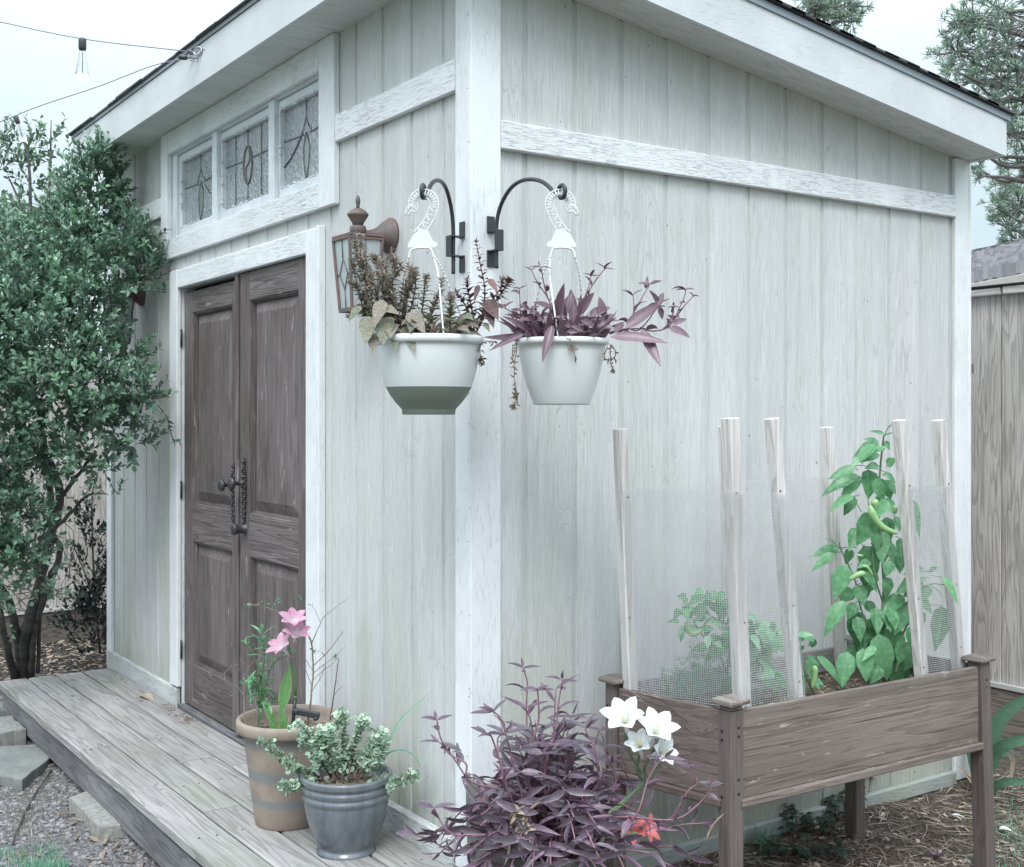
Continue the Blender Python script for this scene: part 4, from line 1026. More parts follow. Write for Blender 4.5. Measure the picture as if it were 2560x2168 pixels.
# ---- artificial lilies
def lily(mb, c, axis, R_, k=6, open_=.9, tones=(0, 1), W=.5):
    axis = V(axis).normalized(); u = axis.orthogonal().normalized(); w_ = axis.cross(u); ph = U(0, 1)
    for i in range(k):
        a = ph+i*2*math.pi/k; o = u*math.cos(a)+w_*math.sin(a); lay = (i % 2)
        d = (axis*(1.15+.15*lay)+o*open_*.55).normalized()
        mb.leaf(V(c)+o*.004, d, -o+axis*.2, R_*U(.95, 1.08), R_*W, .22, .55+open_*.5+.15*lay, 9, lambda s: (math.sin(math.pi*min(1, s)**.95)**.75)*.95+.05, r=U(*tones))
t = thing('artificial_lily', I3(1440, 900, 3.30), 'white artificial lily cluster standing in the purple plant before the raised planter', 'flower')
m = MB(); stam = []
camd = V((-XA[1], -YA[1], 0))
for (x, y, ax) in ((1368, 520, (-.25, .0)), (1535, 590, (.25, .1)), (1560, 690, (.55, -.5)), (1455, 660, (-.25, .0))):
    axis = V((XA[0], YA[0], 0))*ax[0]+V((0, 0, 1))*(1+ax[1])+camd*.75
    lily(m, I3(x, y, 3.24), axis, .084 if y < 620 else .056, 6, .75, W=.58)
    cpos = I3(x, y, 3.24); stam += [(cpos, axis)]; m.leaf(cpos, -axis, camd, .045, .022, .9, 0, 6, lambda s: 1-.7*s)
    m.leaf(cpos, -axis, -camd, .045, .022, .9, 0, 6, lambda s: 1-.7*s)
m.build('blossom', 'lily_white', t)
m = MB()
for c_, ax_ in stam:
    m = MB()
    for k in range(6): q = (ax_.normalized()+rnd_dir()*.22)*.035; m.tube([c_, c_+q], .0009, 4); m.lathe(c_+q, [(.0005, -.003), (.0016, 0), (.0005, .003)], 6)
    m.build('stamens', M['stamen'], t)
m = MB()
for (x, y) in ((1362, 560), (1545, 650), (1590, 730), (1450, 680)): m.tube(cat_rom([I3(x, y, 3.26), I3((x+1440)/2-10, y+120, 3.28), I3(1440, 900, 3.3), root+V((.05, .0, 0))], 5), .004, 7)
m.build('flower_stem', 'green_stem', t)
t = thing('artificial_lily', I3(1430, 1120, 3.12), 'coral red artificial flower buried low in the purple plant', 'flower')
m = MB(); lily(m, I3(1400, 1155, 3.32), V((0, 0, .6))+camd, .05, 6, 1.1, W=.5); lily(m, I3(1475, 1150, 3.34), V((XA[0], YA[0], .6))+camd*.8, .048, 6, 1.1, W=.5); m.build('blossom', 'lily_red', t)
m = MB(); m.tube([I3(1440, 1170, 3.22), root+V((.03, 0, .02))], .004, 6); m.build('flower_stem', 'green_stem', t)

# ================================================================ SPOTTED PLANT IN THE LEFT BASKET
t = thing('polka_dot_plant', (cL[0], cL[1], cL[2]+.18), 'bushy bronze and green speckled plant growing in the two tone hanging pot', 'plant')
def I6(x, y, dz=0): return D(800+x/2.672, 420+y/2.672, 3.36+dz)
st, lo, top = MB(), MB(), MB()
def hypo(path, kind, L0=.034, dzz=0, bushy=1.):
    P = cat_rom([I6(x, y, dzz+U(-.006, .006)) for x, y in path], 6); stemline(st, P, .0026, .0011, 6)
    n_ = len(P); turn = U(0, 3)
    for i in range(2, n_):
        f = i/(n_-1); d = (P[i]-P[i-1]).normalized(); turn += 1.4
        s = d.orthogonal().normalized(); s = Matrix.Rotation(turn, 3, d) @ s
        Lf = L0*(1.15-.75*f)*U(.8, 1.2)
        for sg in (-1, 1):
            (lo if f < .62 and kind != 'red' else top if kind != 'red' else redm).leaf(P[i], s*sg+d*.5, d, Lf, Lf*.45, .3, U(.3, 1.0), 4, ovate)
        if kind == 'top' and f > .4:
            for _ in range(int(3*bushy)):   # tiny leaves and seed heads crowding the tips
                b = P[i]+rnd_dir()*U(.002, .012); top.leaf(b, rnd_dir(.5), rnd_dir(), U(.007, .016), U(.003, .006), .4, .6, 4)
        if kind == 'top' and random.random() < .55*bushy and f < .9:   # side twigs
            a = P[i]; e = a+(s*U(-1, 1)+V((0, 0, U(.7, 1.2)))).normalized()*U(.02, .045)*(1.2-f); st.tube([a, a.lerp(e, .5)+rnd_dir()*.003, e], .0009, 4)
            for k in range(7):
                b = a.lerp(e, k/6); top.leaf(b, rnd_dir(.4), rnd_dir(), U(.008, .016), U(.0035, .006), .4, .6, 4)
    for _ in range(5): (redm if kind == 'red' else top).leaf(P[-1], rnd_dir(.8), rnd_dir(), U(.010, .018), .005, .5, .2, 4)
redm = MB()
tops = [([(400, 1060), (330, 900), (290, 700), (240, 560), (235, 455)]), ([(420, 1060), (380, 850), (320, 680), (285, 520)]), ([(450, 1060), (470, 850), (500, 680), (480, 560)]), ([(480, 1080), (460, 950), (410, 780), (380, 640), (350, 600)]),
    ([(530, 1080), (570, 880), (600, 750), (605, 665)]), ([(540, 1080), (560, 880), (575, 780), (635, 680)]), ([(660, 1070), (690, 900), (700, 780), (716, 722)]), ([(720, 1070), (760, 930), (800, 820), (815, 745)]),
    ([(870, 1080), (872, 980), (875, 900), (868, 850)]), ([(420, 1060), (320, 930), (250, 820), (200, 760)]), ([(420, 1070), (300, 960), (230, 700), (205, 625)]), ([(400, 1070), (320, 970), (250, 950), (190, 1000)]), ([(430, 1070), (360, 960), (340, 800), (330, 700)]), ([(520, 1080), (500, 900), (430, 760), (420, 700)])]
for i, p in enumerate(tops): hypo(p, 'top', .036, U(-.08, .06), 1.25 if p[-1][0] < 520 else .8)
for p in tops[:6]: hypo([(x+U(-45, 45), y+U(-20, 60)) for x, y in p], 'top', .034, U(-.05, .07), 1.1)
for p in (([(1050, 1090), (1090, 950), (1100, 800), (1070, 640), (1045, 500)]), ([(1030, 1080), (1010, 920), (985, 800), (985, 745)]), ([(1050, 1080), (960, 900), (910, 835)]), ([(1060, 1070), (1140, 900), (1210, 800), (1215, 745)]), ([(1080, 1000), (1180, 880), (1250, 780), (1262, 750)])):
    hypo(p, 'red', .040, U(-.03, .03))
for (bx, by, tx, ty, W, m_) in ((330, 990, 300, 1170, .062, lo), (430, 1000, 420, 1165, .075, lo), (360, 1100, 350, 1240, .04, lo), (560, 1060, 635, 1210, .048, lo), (500, 1100, 505, 1215, .030, lo), (600, 960, 700, 1090, .06, lo), (420, 880, 360, 1050, .05, lo), (420, 930, 520, 960, .035, lo), (270, 920, 190, 1010, .03, lo), (1110, 880, 1190, 1000, .055, redm), (1110, 920, 1160, 1055, .042, redm), (1125, 740, 1190, 820, .025, redm), (1060, 780, 1030, 880, .02, redm), (960, 980, 1020, 1000, .03, lo), (930, 1060, 990, 1080, .03, lo), (1100, 1040, 1130, 1080, .02, lo), (640, 1020, 600, 1080, .05, lo), (480, 1040, 470, 1120, .05, lo)):
    a, b = I6(bx, by, -.10), I6(tx, ty, -.165); d = b-a
    m_.leaf(a, d, camd+V((0, 0, .5)), d.length, W*.8, .18, .3, 7, ovate, r=U(.0, 1))
cc = V(cL)+V((0, 0, .2))
for i in range(230):
    a = U(0, 6.28); rr = .12*math.sqrt(U(0, 1)); p = cc+V((math.cos(a)*rr, math.sin(a)*rr, U(0, .06)))
    lo.leaf(p, V((math.cos(a), math.sin(a), U(-.1, 1.3))), V((0, 0, 1))+camd*.6, U(.03, .06), U(.016, .028), .25, U(.3, 1.2), 5, ovate)
st.build('stem', 'brown_stem', t); lo.build('lower_leaves', 'hypo', t); top.build('speckled_tops', 'hypo_top', t); redm.build('dark_red_shoots', 'hypo_red', t)

# ================================================================ POTS ON THE DECK
pz = .09
pc = PZ(723, 2052, pz); H1 = .365
pot1 = thing('striped_pot', (pc.x, pc.y, pz), 'tan clay pot with grey blue stripes standing on the deck by the doors', 'flower pot')
m = MB(); m.lathe(pc.xy.to_3d()+V((0, 0, pz)), [(.0005, 0), (.112, 0), (.116, .004), (.118, .012), (.132, .12), (.149, .25), (.158, .315), (.160, .318), (.176, .322), (.182, .330), (.182, .352), (.179, .362), (.172, .365), (.164, .361), (.160, .34), (.155, .30), (.0005, .298)], 64)
m.build('pot_body', 'terracotta', pot1)
m = MB(); m.lathe(pc.xy.to_3d()+V((0, 0, pz)), [(.0005, .318), (.08, .315), (.157, .302)], 32)
for i in range(220):
    a = U(0, 6.28); rr = .145*math.sqrt(U(0, 1)); p = V((pc.x+math.cos(a)*rr, pc.y+math.sin(a)*rr, pz+.316))
    m.bbox(Matrix.Translation(p) @ Matrix.Rotation(U(0, 6.28), 4, 'Z') @ Matrix.Rotation(U(-.5, .5), 4, 'X'), U(.004, .013), U(.002, .005), .0015, bev=.001)
m.build('bark_mulch', 'bark', pot1)
gc = PZ(866, 2128, pz)
pot2 = thing('glazed_pot', (gc.x, gc.y, pz), 'blue grey glazed pot with ridged rim, in front of the striped pot', 'flower pot')
G0 = V((gc.x, gc.y, pz))
m = MB(); m.lathe(G0, [(.0005, 0), (.093, 0), (.097, .004), (.096, .012), (.089, .017), (.086, .023), (.089, .029), (.100, .048), (.116, .08), (.128, .115), (.135, .15), (.1375, .170), (.136, .175), (.141, .180), (.1435, .187), (.142, .194), (.1365, .199), (.1375, .203), (.1425, .208), (.144, .214), (.1425, .220), (.137, .225), (.139, .229), (.146, .236), (.149, .245), (.148, .253), (.143, .257), (.135, .253), (.131, .235), (.128, .21), (.0005, .21)], 64)
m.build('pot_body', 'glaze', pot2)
m = MB(); m.lathe(G0, [(.0005, .226), (.08, .224), (.13, .215)], 32)
for i in range(230):
    a = U(0, 6.28); rr = .12*math.sqrt(U(0, 1)); p = G0+V((math.cos(a)*rr, math.sin(a)*rr, .225))
    m.bbox(Matrix.Translation(p) @ Matrix.Rotation(U(0, 6.28), 4, 'Z') @ Matrix.Rotation(U(-.5, .5), 4, 'X'), U(.004, .012), U(.002, .004), .0015, bev=.001)
m.build('bark_mulch', 'bark', pot2)
def I2(x, y, Z): return D(500+x/2.2967, 1400+y/2.2967, Z)
# variegated small-leaf succulent
t = thing('variegated_succulent', G0+V((0, 0, .22)), 'small leaved pale green succulent spilling over the blue grey glazed pot', 'plant')
st, lf = MB(), MB()
gZ = (gc-CAM).dot(V((XA[1], YA[1], 0)))
def jade(P):
    c = cat_rom(P, 7); stemline(st, c, .0032, .0014, 6); turn = U(0, 3)
    for i in range(3, len(c)):
        d = (c[i]-c[i-1]).normalized(); turn += 1.57; s = Matrix.Rotation(turn, 3, d) @ d.orthogonal().normalized()
        for sg in (-1, 1):
            Lf = U(.015, .023); lf.leaf(c[i]+rnd_dir()*.002, s*sg+d*.45, d, Lf, Lf*1.0, .12, .3, 4, lambda x: math.sin(math.pi*x**.7)**.6)
        if random.random() < .5:
            e = c[i]+(s+rnd_dir(.3)).normalized()*U(.012, .03); st.tube([c[i], e], .0012, 4)
            for _ in range(5): Lf = U(.013, .020); lf.leaf(c[i].lerp(e, U(.3, 1)), rnd_dir(.2), rnd_dir(), Lf, Lf, .12, .3, 4, lambda x: math.sin(math.pi*x**.7)**.6)
    for _ in range(4): lf.leaf(c[-1], rnd_dir(.6), rnd_dir(), .011, .010, .15, .2, 4)
for path in ([(720, 1250), (600, 1200), (500, 1150), (420, 1100), (370, 1040)], [(760, 1260), (680, 1130), (620, 1000), (560, 930)], [(800, 1260), (720, 1150), (640, 1080), (580, 1020)], [(840, 1260), (800, 1120), (760, 1020), (740, 960)], [(860, 1260), (880, 1060), (920, 960), (935, 905)], [(860, 1260), (850, 1060), (810, 940), (780, 880)],
    [(880, 1260), (940, 1120), (1000, 1020), (1030, 980)], [(900, 1270), (980, 1180), (1040, 1130), (1065, 1040)], [(940, 1280), (1060, 1280), (1150, 1270), (1225, 1232)], [(740, 1260), (650, 1290), (560, 1300), (490, 1310)], [(760, 1270), (700, 1300), (680, 1350), (700, 1370)], [(820, 1270), (840, 1330), (860, 1370)], [(980, 1290), (1040, 1300), (1090, 1310)], [(800, 1250), (740, 1150), (690, 1120), (650, 1150)], [(700, 1260), (620, 1280), (580, 1250), (560, 1200)], [(850, 1250), (900, 1150), (960, 1130), (1000, 1180)], [(760, 1250), (760, 1150), (700, 1060), (680, 1000)], [(780, 1260), (740, 1300), (770, 1350)], [(860, 1250), (820, 1170), (850, 1080)]):
    for rep in range(2):
        k = U(-.10, .05); jade([I2(x+(0 if rep == 0 or i in (0, 9) else U(-35, 35)), y+(0 if rep == 0 else U(-20, 25)), gZ+k*(i/len(path))+(0 if i else U(-.05, .05))) for i, (x, y) in enumerate(path)])
st.build('stem', 'brown_stem', t); lf.build('foliage', 'jade', t)
t = thing('grass_weed', I2(1050, 1220, gZ), 'long arching grass blade rising out of the blue grey glazed pot', 'plant')
m = MB()
def ribbon(mb, pts, W, r=.5, nseg=6):
    c = cat_rom(pts, nseg); k = len(c); vs = []; tc_ = []
    for i, p in enumerate(c):
        d = (c[min(i+1, k-1)]-c[max(i-1, 0)]).normalized(); s = d.cross(camd+V((0, 0, .3))).normalized(); t_ = i/(k-1)
        w_ = W*.5*min(1, .35+t_*3)*max(.02, (1-t_**2.2)); vs += [p-s*w_, p-camd*w_*.5, p+s*w_]; tc_ += [(r, 1, t_), (r, 0, t_), (r, 1, t_)]
    f = []
    for i in range(k-1): a = 3*i; f += [(a, a+1, a+4, a+3), (a+1, a+2, a+5, a+4)]
    mb.add(vs, f, smooth=True, tcs=tc_)
ribbon(m, [I2(1010, 1260, gZ), I2(1060, 1130, gZ), I2(1130, 950, gZ), I2(1220, 850, gZ), I2(1380, 710, gZ)], .010, .9)
ribbon(m, [I2(1010, 1260, gZ), I2(1060, 1130, gZ), I2(1130, 1095, gZ), I2(1200, 1105, gZ), I2(1255, 1160, gZ), I2(1262, 1240, gZ)], .006, .4)
ribbon(m, [I2(1000, 1260, gZ), I2(1040, 1200, gZ), I2(1070, 1190, gZ), I2(1072, 1250, gZ)], .002, .4)
m.build('blade', 'grass', t)
# plants in the striped pot
pZ = (pc-CAM).dot(V((XA[1], YA[1], 0))); soilz = pz+.315
t = thing('leafy_weed', I2(330, 1000, pZ+.05), 'upright weed with narrow green leaves at the left side of the striped pot', 'plant')
st, lf = MB(), MB()
for path, n_, L in (([(330, 1000), (345, 850), (350, 700), (370, 560), (360, 470), (350, 410)], 26, .06), ([(345, 850), (400, 640), (440, 580), (520, 540)], 7, .055), ([(350, 700), (330, 600), (290, 510), (272, 490)], 5, .05), ([(340, 850), (300, 720), (265, 710)], 4, .04)):
    P = cat_rom([I2(x, y, pZ-.03) for x, y in path], 6); stemline(st, P, .003, .0014)
    for k in range(n_):
        f = .12+.88*k/n_; p = P[min(len(P)-1, int(f*(len(P)-1)))]; a = k*2.4; big = .65 if f < .6 else 1.
        lf.leaf(p, V((math.cos(a), math.sin(a), U(.3, 1.0))), V((0, 0, 1)), L*1.25*big*U(.7, 1.1), .016*U(.8, 1.2), .35, U(.1, .8), 5, lance)
    for _ in range(5): lf.leaf(P[-1], rnd_dir(1.0), rnd_dir(), .03, .008, .4, .2, 5, lance)
for _ in range(70):
    p = I2(U(280, 400), U(660, 840), pZ+U(-.05, .02)); lf.leaf(p, rnd_dir(.3), V((0, 0, 1)), U(.03, .055), U(.008, .012), .35, .5, 5, lance)
st.build('stem', 'green_stem', t); lf.build('foliage', 'oleander', t)
t = thing('broad_leaf_plant', I2(470, 990, pZ), 'broad yellow spotted green leaves standing in the middle of the striped pot', 'plant')
m = MB()
for (bx, by, tx, ty, W, cv, r) in ((468, 860, 522, 605, .036, -.35, .9), (470, 1000, 470, 800, .020, 0, .7), (450, 1005, 400, 910, .024, .3, .2), (470, 1005, 500, 900, .024, .2, .3), (430, 940, 365, 815, .022, .5, .3), (440, 1010, 430, 950, .03, .3, .1), (480, 1010, 520, 940, .02, .3, .4)):
    a, b = I2(bx, by, pZ-.04), I2(tx, ty, pZ-.05); d = b-a; m.leaf(a, d, camd, d.length*1.05, W*1.25, .35, cv, 8, lambda s: math.sin(math.pi*s**.75)**.8, r=r)
m.build('foliage', 'canna', t)
m = MB(); m.tube([I2(468, 1010, pZ-.03), I2(470, 850, pZ-.04)], .004, 6); m.build('stem', 'green_stem', t)
t = thing('bare_twiggy_shrub', I2(610, 1000, pZ), 'thin nearly leafless shrub with long pale twigs in the striped pot', 'plant')
m = MB(); lfm = MB()
def twig(path, r0, Z, fork=True):
    P = cat_rom([I2(x, y, Z) for x, y in path], 6); m.tube([p+rnd_dir()*.0008 for p in P], [r0*(1-.7*i/(len(P)-1)) for i in range(len(P))], 5)
    if fork:
        for i in range(4, len(P), 3):
            d = rnd_dir(.5); m.tube([P[i], P[i]+d*U(.006, .015)], .0007, 4)
    return P
T0 = [([(600, 1000), (630, 870), (640, 750), (650, 640), (640, 480), (600, 400), (560, 350), (430, 295), (350, 260), (265, 262)], .0038), ([(640, 480), (690, 370), (720, 320), (860, 212)], .002), ([(650, 610), (740, 520), (800, 440), (822, 405)], .002), ([(640, 660), (700, 610), (780, 550), (835, 495)], .0016), ([(640, 720), (590, 600), (520, 540)], .0016),
      ([(640, 760), (700, 660), (720, 560), (660, 510)], .0014), ([(420, 290), (430, 250), (460, 240)], .0012), ([(650, 640), (600, 560), (570, 515)], .0012), ([(640, 700), (700, 640), (760, 600), (790, 555)], .0012), ([(690, 360), (650, 270), (610, 250)], .001)]
for p, r0 in T0: twig(p, r0, pZ-.02)
for (x, y) in ((275, 260), (300, 255), (350, 245), (375, 250), (440, 240), (460, 238), (572, 225), (585, 218), (780, 555), (655, 520)):
    for _ in range(5): lfm.leaf(I2(x+U(-10, 10), y+U(-8, 8), pZ-.02), rnd_dir(.2), rnd_dir(), U(.009, .014), U(.007, .010), .2, .4, 4)
m.build('twigs', 'dry_stem', t); lfm.build('foliage', 'fern', t)
t = thing('dead_plant', I2(260, 1000, pZ), 'dried grey stalks leaning out at the left rim of the striped pot', 'plant')
m = MB()
for p, r0 in (([(275, 1000), (255, 900), (255, 780), (250, 650)], .0035), ([(255, 780), (200, 715)], .0015), ([(250, 700), (290, 600), (340, 570), (350, 500)], .0015), ([(150, 700), (140, 660), (170, 620), (230, 595)], .0015), ([(280, 1000), (310, 870), (330, 760)], .0016), ([(240, 590), (230, 560)], .001), ([(215, 650), (255, 580)], .001)): twig(p, r0, pZ-.06)
m.build('stalks', 'dry_stem', t)
t = thing('dead_plant', I2(745, 970, pZ), 'single dark upright dead stick at the right rim of the striped pot', 'plant')
m = MB(); twig([(740, 975), (750, 900), (765, 800), (785, 650), (798, 565)], .0032, pZ+.05); twig([(775, 770), (800, 740), (822, 727)], .001, pZ+.05, False)
m.build('stalks', 'brown_stem', t)
t = thing('solar_lily_light', I2(530, 980, pZ), 'pink artificial lily stake light with a small black solar panel in the striped pot', 'garden light')
m = MB()
for (x, y, ax, u_) in ((535, 375, .1, 1), (548, 450, .25, 1), (490, 520, -.5, .8)):
    c_ = I2(x, y, pZ-.07); axis = V((XA[0], YA[0], 0))*ax+V((0, 0, u_))+camd*.55
    lily(m, c_, axis, .066, 6, .9, W=.56)
    m.leaf(c_, -axis, camd, .04, .024, .9, 0, 6, lambda s: 1-.7*s, r=.2)
b = m.build('blossom', 'lily_pink', t)
m = MB(); m.tube([I2(500, 450, pZ-.03), I2(520, 560, pZ-.03), I2(545, 700, pZ-.03), I2(548, 790, pZ-.03)], .0042, 8); m.tube([I2(515, 540, pZ-.03), I2(548, 640, pZ-.03), I2(552, 790, pZ-.03)], .003, 7); m.tube([I2(548, 780, pZ-.03), I2(546, 800, pZ-.03)], .0065, 8)
m.build('flower_stem', 'green_stem', t)
m = MB(); m.tube([I2(546, 800, pZ-.03), I2(540, 870, pZ-.03), I2(528, 985, pZ-.03)], .0065, 8)
a, b_ = I2(545, 868, pZ-.03), I2(688, 895, pZ-.02); m.beam(a, b_, .022, .020, bev=.003); m.beam(I2(530, 865, pZ-.03), I2(570, 872, pZ-.03), .026, .018, bev=.004)
m.lathe(I2(665, 905, pZ-.03), [(.0005, -.01), (.008, -.009), (.009, 0), (.0005, .002)], 10)
m.build('solar_panel', 'black_metal', t)

# ================================================================ RAISED PLANTER
legs = {'near': (.628, .470), 'right': (.650, 1.592), 'left': (.213, .390), 'rear': (.185, 1.53)}
pl = thing('raised_planter', (.42, 1.0, 0), 'brown stained wooden raised planter box on four legs against the side wall', 'planter')
PT = .672; PB = .405
for k, (x, y) in legs.items():
    m = MB(); top_ = PT+.008; hw = .024
    gz_ = gh(x, y)-.005; bx = x+(.012 if k == 'right' else 0); by_ = y+(.02 if k == 'right' else 0)
    # L-shaped post from two boards
    m.beam((bx, by_, gz_), (x, y, top_-(0 if k != 'near' else .012)), .054 if k != 'left' else .046, .050, bev=.003, up=V((0, 1, 0)))
    lg = m.build('leg', 'planter_z', pl)
    s = MB()
    for z in (PT-.05, PT-.075, PB+.07, PB+.03):
        for (ox, oy, ax) in ((.0275, .008, 'Y'), (-.008, -.0272, 'X')):
            yy_ = y+oy*.5; zz = z-(.012 if ax == 'X' else 0)
            s.lathe((x+ox, yy_, zz) if ax == 'Y' else (x+ox, y+oy, zz), [(.0005, 0), (.0042, 0), (.0040, .0012), (.0005, .0006)], 10, m=Matrix.Rotation(math.pi/2, 4, ax))
    s.build('screw', 'dark', lg)
    c = MB(); zc = PT+(.014 if k == 'near' else .010); tilt = Matrix.Rotation(.03 if k != 'near' else .05, 4, 'X')
    c.bbox(Matrix.Translation((x, y, zc+.006)) @ tilt, .040, .040, .006, bev=.003)
    vs = [(x+sx*.038, y+sy*.038, zc+.011) for sx, sy in ((-1, -1), (1, -1), (1, 1), (-1, 1))]+[(x+sx*.024, y+sy*.024, zc+.019) for sx, sy in ((-1, -1), (1, -1), (1, 1), (-1, 1))]
    c.add(vs, [(0, 1, 5, 4), (1, 2, 6, 5), (2, 3, 7, 6), (3, 0, 4, 7), (4, 5, 6, 7)], (U(0, 1), 0, 0)); 
    if k == 'near': c.box(x-.022, x+.022, y-.022, y+.022, zc-.016, zc+.001)
    c.build('post_cap', 'cap', pl)
def side(a, b, inset, mat, trimdz=0):
    (x0, y0), (x1, y1) = a, b; d = V((x1-x0, y1-y0, 0)); L_ = d.length; d.normalize(); nn = V((d.y, -d.x, 0))*inset
    A_ = V((x0, y0, 0))+d*.027+nn; B_ = V((x1, y1, 0))-d*.027+nn
    m = MB()
    for (z0, z1) in ((PB+.012, PT-.004),):
        R = Matrix((d, nn.normalized(), V((0, 0, 1)))).transposed().to_4x4()
        m.bbox(Matrix.Translation((A_+B_)/2+V((0, 0, (z0+z1)/2))) @ R, (B_-A_).length/2, .008, (z1-z0)/2, bev=.0025)
    m.build('side_board', mat, pl)
    m = MB(); R = Matrix((d, nn.normalized(), V((0, 0, 1)))).transposed().to_4x4()
    m.bbox(Matrix.Translation((A_+B_)/2+nn.normalized()*.006+V((0, 0, PB))) @ R, (B_-A_).length/2+.012, .016, .0115, bev=.003); m.build('bottom_rail', mat, pl)
side(legs['near'], legs['right'], .012, 'planter_y'); side(legs['left'], legs['near'], .012, 'planter_x')
side(legs['rear'], legs['left'], .012, 'planter_y'); side(legs['right'], legs['rear'], .012, 'planter_x')
m = MB()
def quad(z, ins): 
    P = []
    for k, sx, sy in (('left', 1, 1), ('near', -1, 1), ('right', -1, -1), ('rear', 1, -1)): x, y = legs[k]; P.append((x+sx*ins, y+sy*ins, z))
    return P
m.add(quad(PB+.005, -.0), [(3, 2, 1, 0)]); m.build('floor_board', 'planter_x', pl)
m = MB(); P0 = quad(.592, .015); nx_ = 10; ny_ = 22; vs = []
for j in range(ny_+1):
    for i in range(nx_+1):
        a = V(P0[0]).lerp(V(P0[1]), i/nx_); b = V(P0[3]).lerp(V(P0[2]), i/nx_); p = a.lerp(b, j/ny_); vs.append((p.x, p.y, p.z+.014*noise.noise(p*14)))
m.add(vs, [(j*(nx_+1)+i, j*(nx_+1)+i+1, (j+1)*(nx_+1)+i+1, (j+1)*(nx_+1)+i) for j in range(ny_) for i in range(nx_)], smooth=True); m.build('potting_soil', 'soil', pl)
m = MB()
for i in range(420):
    x = U(.23, .6); y = U(.44, 1.52); m.leaf((x, y, .598+U(0, .006)), V((U(-1, 1), U(-1, 1), U(-.1, .15))), V((0, 0, 1)), U(.02, .06), U(.002, .009), .2, U(-.4, .4), 4)
m.build('mulch', 'deadleaf', pl)

# stakes
def stake(bx, by, tx, ty, x, label, w=.034, zb=None):
    a = PXp(bx, by, x); b = PXp(tx, ty, x); d = (b-a).normalized(); a = b+(a-b)*((b.z-.60)/(b.z-a.z))
    m = MB(); k = 12; r = U(0, 1)
    P = []
    m.beam(a, b, w, w, bev=.002, up=V((0, 1, 0)), r=r)
    o = tag(m.build('wooden_stake', 'stake', loc=a), label, 'stake', 'pale stakes holding the wire mesh')
    for q in (U(.05, .15), U(.3, .4), .76):   # dark nail heads
        p = a.lerp(b, q)+V((w/2+.0005, U(-.008, .008), 0)); h_ = MB(); h_.lathe(p, [(.0005, .0), (.0042, 0), (.003, .0012), (.0005, .0016)], 8, m=Matrix.Rotation(math.pi/2, 4, 'Y')); h_.build('nail', 'lead', o)
    return o
SX, SB = .590, .262
stake(1576, 1712, 1550, 1072, SB, 'pale square stake at the rear left corner of the raised planter, leftmost one')
stake(1830, 1700, 1812, 1066, SB, 'pale stake mostly hidden behind the thick knotty front corner stake')
stake(1855, 1750, 1825, 1045, SX, 'thick pale knotty stake at the near front corner of the raised planter', .040)
stake(1988, 1733, 1929, 1046, SX, 'leaning pale stake in the front row, just right of the near corner stake')
stake(2103, 1648, 2065, 1068, SB, 'pale stake in the back row, left of the tall pepper plant')
stake(2302, 1672, 2247, 1050, SX, 'pale stake in front of the right side of the tall pepper plant')
stake(2396, 1659, 2345, 1050, SX, 'pale stake at the far right corner of the raised planter, nearest the shed corner')
# wire mesh
def meshpanel(mb, A0, B0, A1, B1, s=.0068, r=.00055, sag=.0):
    """A0->B0 bottom edge, A1->B1 top edge"""
    A0, B0, A1, B1 = map(V, (A0, B0, A1, B1)); nu = max(2, int((B0-A0).length/s)); nv = int((A1-A0).length/s)
    nn = (B0-A0).cross(V((0, 0, 1))).normalized(); sd_ = U(0, 50)
    def P(u, v):
        p = A0.lerp(B0, u).lerp(A1.lerp(B1, u), v); w_ = math.sin(math.pi*u)
        return p+nn*(.010*w_*noise.noise(V((u*2.2+sd_, v*2, 0)))*2)+V((0, 0, sag*w_*v+.004*noise.noise(V((u*6+sd_, 3, 0)))*v))
    def wire(pts, r):
        vs = []; k = len(pts)
        for i, p in enumerate(pts):
            d = (pts[min(i+1, k-1)]-pts[max(i-1, 0)]).normalized(); u_ = nn; w_ = d.cross(nn).normalized()
            vs += [p+u_*r, p+w_*r, p-u_*r, p-w_*r]
        mb.add(vs, [(4*i+j, 4*i+(j+1) % 4, 4*i+4+(j+1) % 4, 4*i+4+j) for i in range(k-1) for j in range(4)], (.5, 0, 0))
    for i in range(nu+1): wire([P(i/nu, j/6) for j in range(7)], r)
    hs = max(3, nu//10)
    for j in range(nv+1): wire([P(i/hs, j/nv) for i in range(hs+1)], r)
def on(bx, by, x): return PXp(bx, by, x)
def S(tb, x, z): a, b = on(*tb[0], x), on(*tb[1], x); t_ = (z-b.z)/(a.z-b.z); return b.lerp(a, t_)
s1 = ((1550, 1072), (1576, 1712)); s3 = ((1825, 1045), (1855, 1750)); s4 = ((1929, 1046), (1988, 1733)); s5 = ((2065, 1068), (2103, 1648)); s6 = ((2247, 1050), (2302, 1672)); s7 = ((2345, 1050), (2396, 1659))
o_ = V((.022, 0, 0)); zl = .61
t = thing('wire_mesh_cage', (.42, .6, .6), 'fine galvanised wire mesh cage round the left end of the raised planter', 'wire mesh', 'wire mesh cages stapled to the stakes')
m = MB()
meshpanel(m, S(s1, SB, zl)+V((-.0, -.022, 0)), S(s3, SX, zl)+V((.012, -.024, 0)), S(s1, SB, 1.277)+V((0, -.022, 0)), S(s3, SX, 1.284)+V((.012, -.024, 0)))
m.build('side_mesh', 'wire', t); m = MB()
meshpanel(m, S(s3, SX, zl)+V((.024, -.02, 0)), S(s4, SX, zl)+V((.024, .016, 0)), S(s3, SX, 1.284)+V((.024, -.02, 0)), S(s4, SX, 1.268)+V((.024, .016, 0)))
m.build('front_mesh', 'wire', t); m = MB()
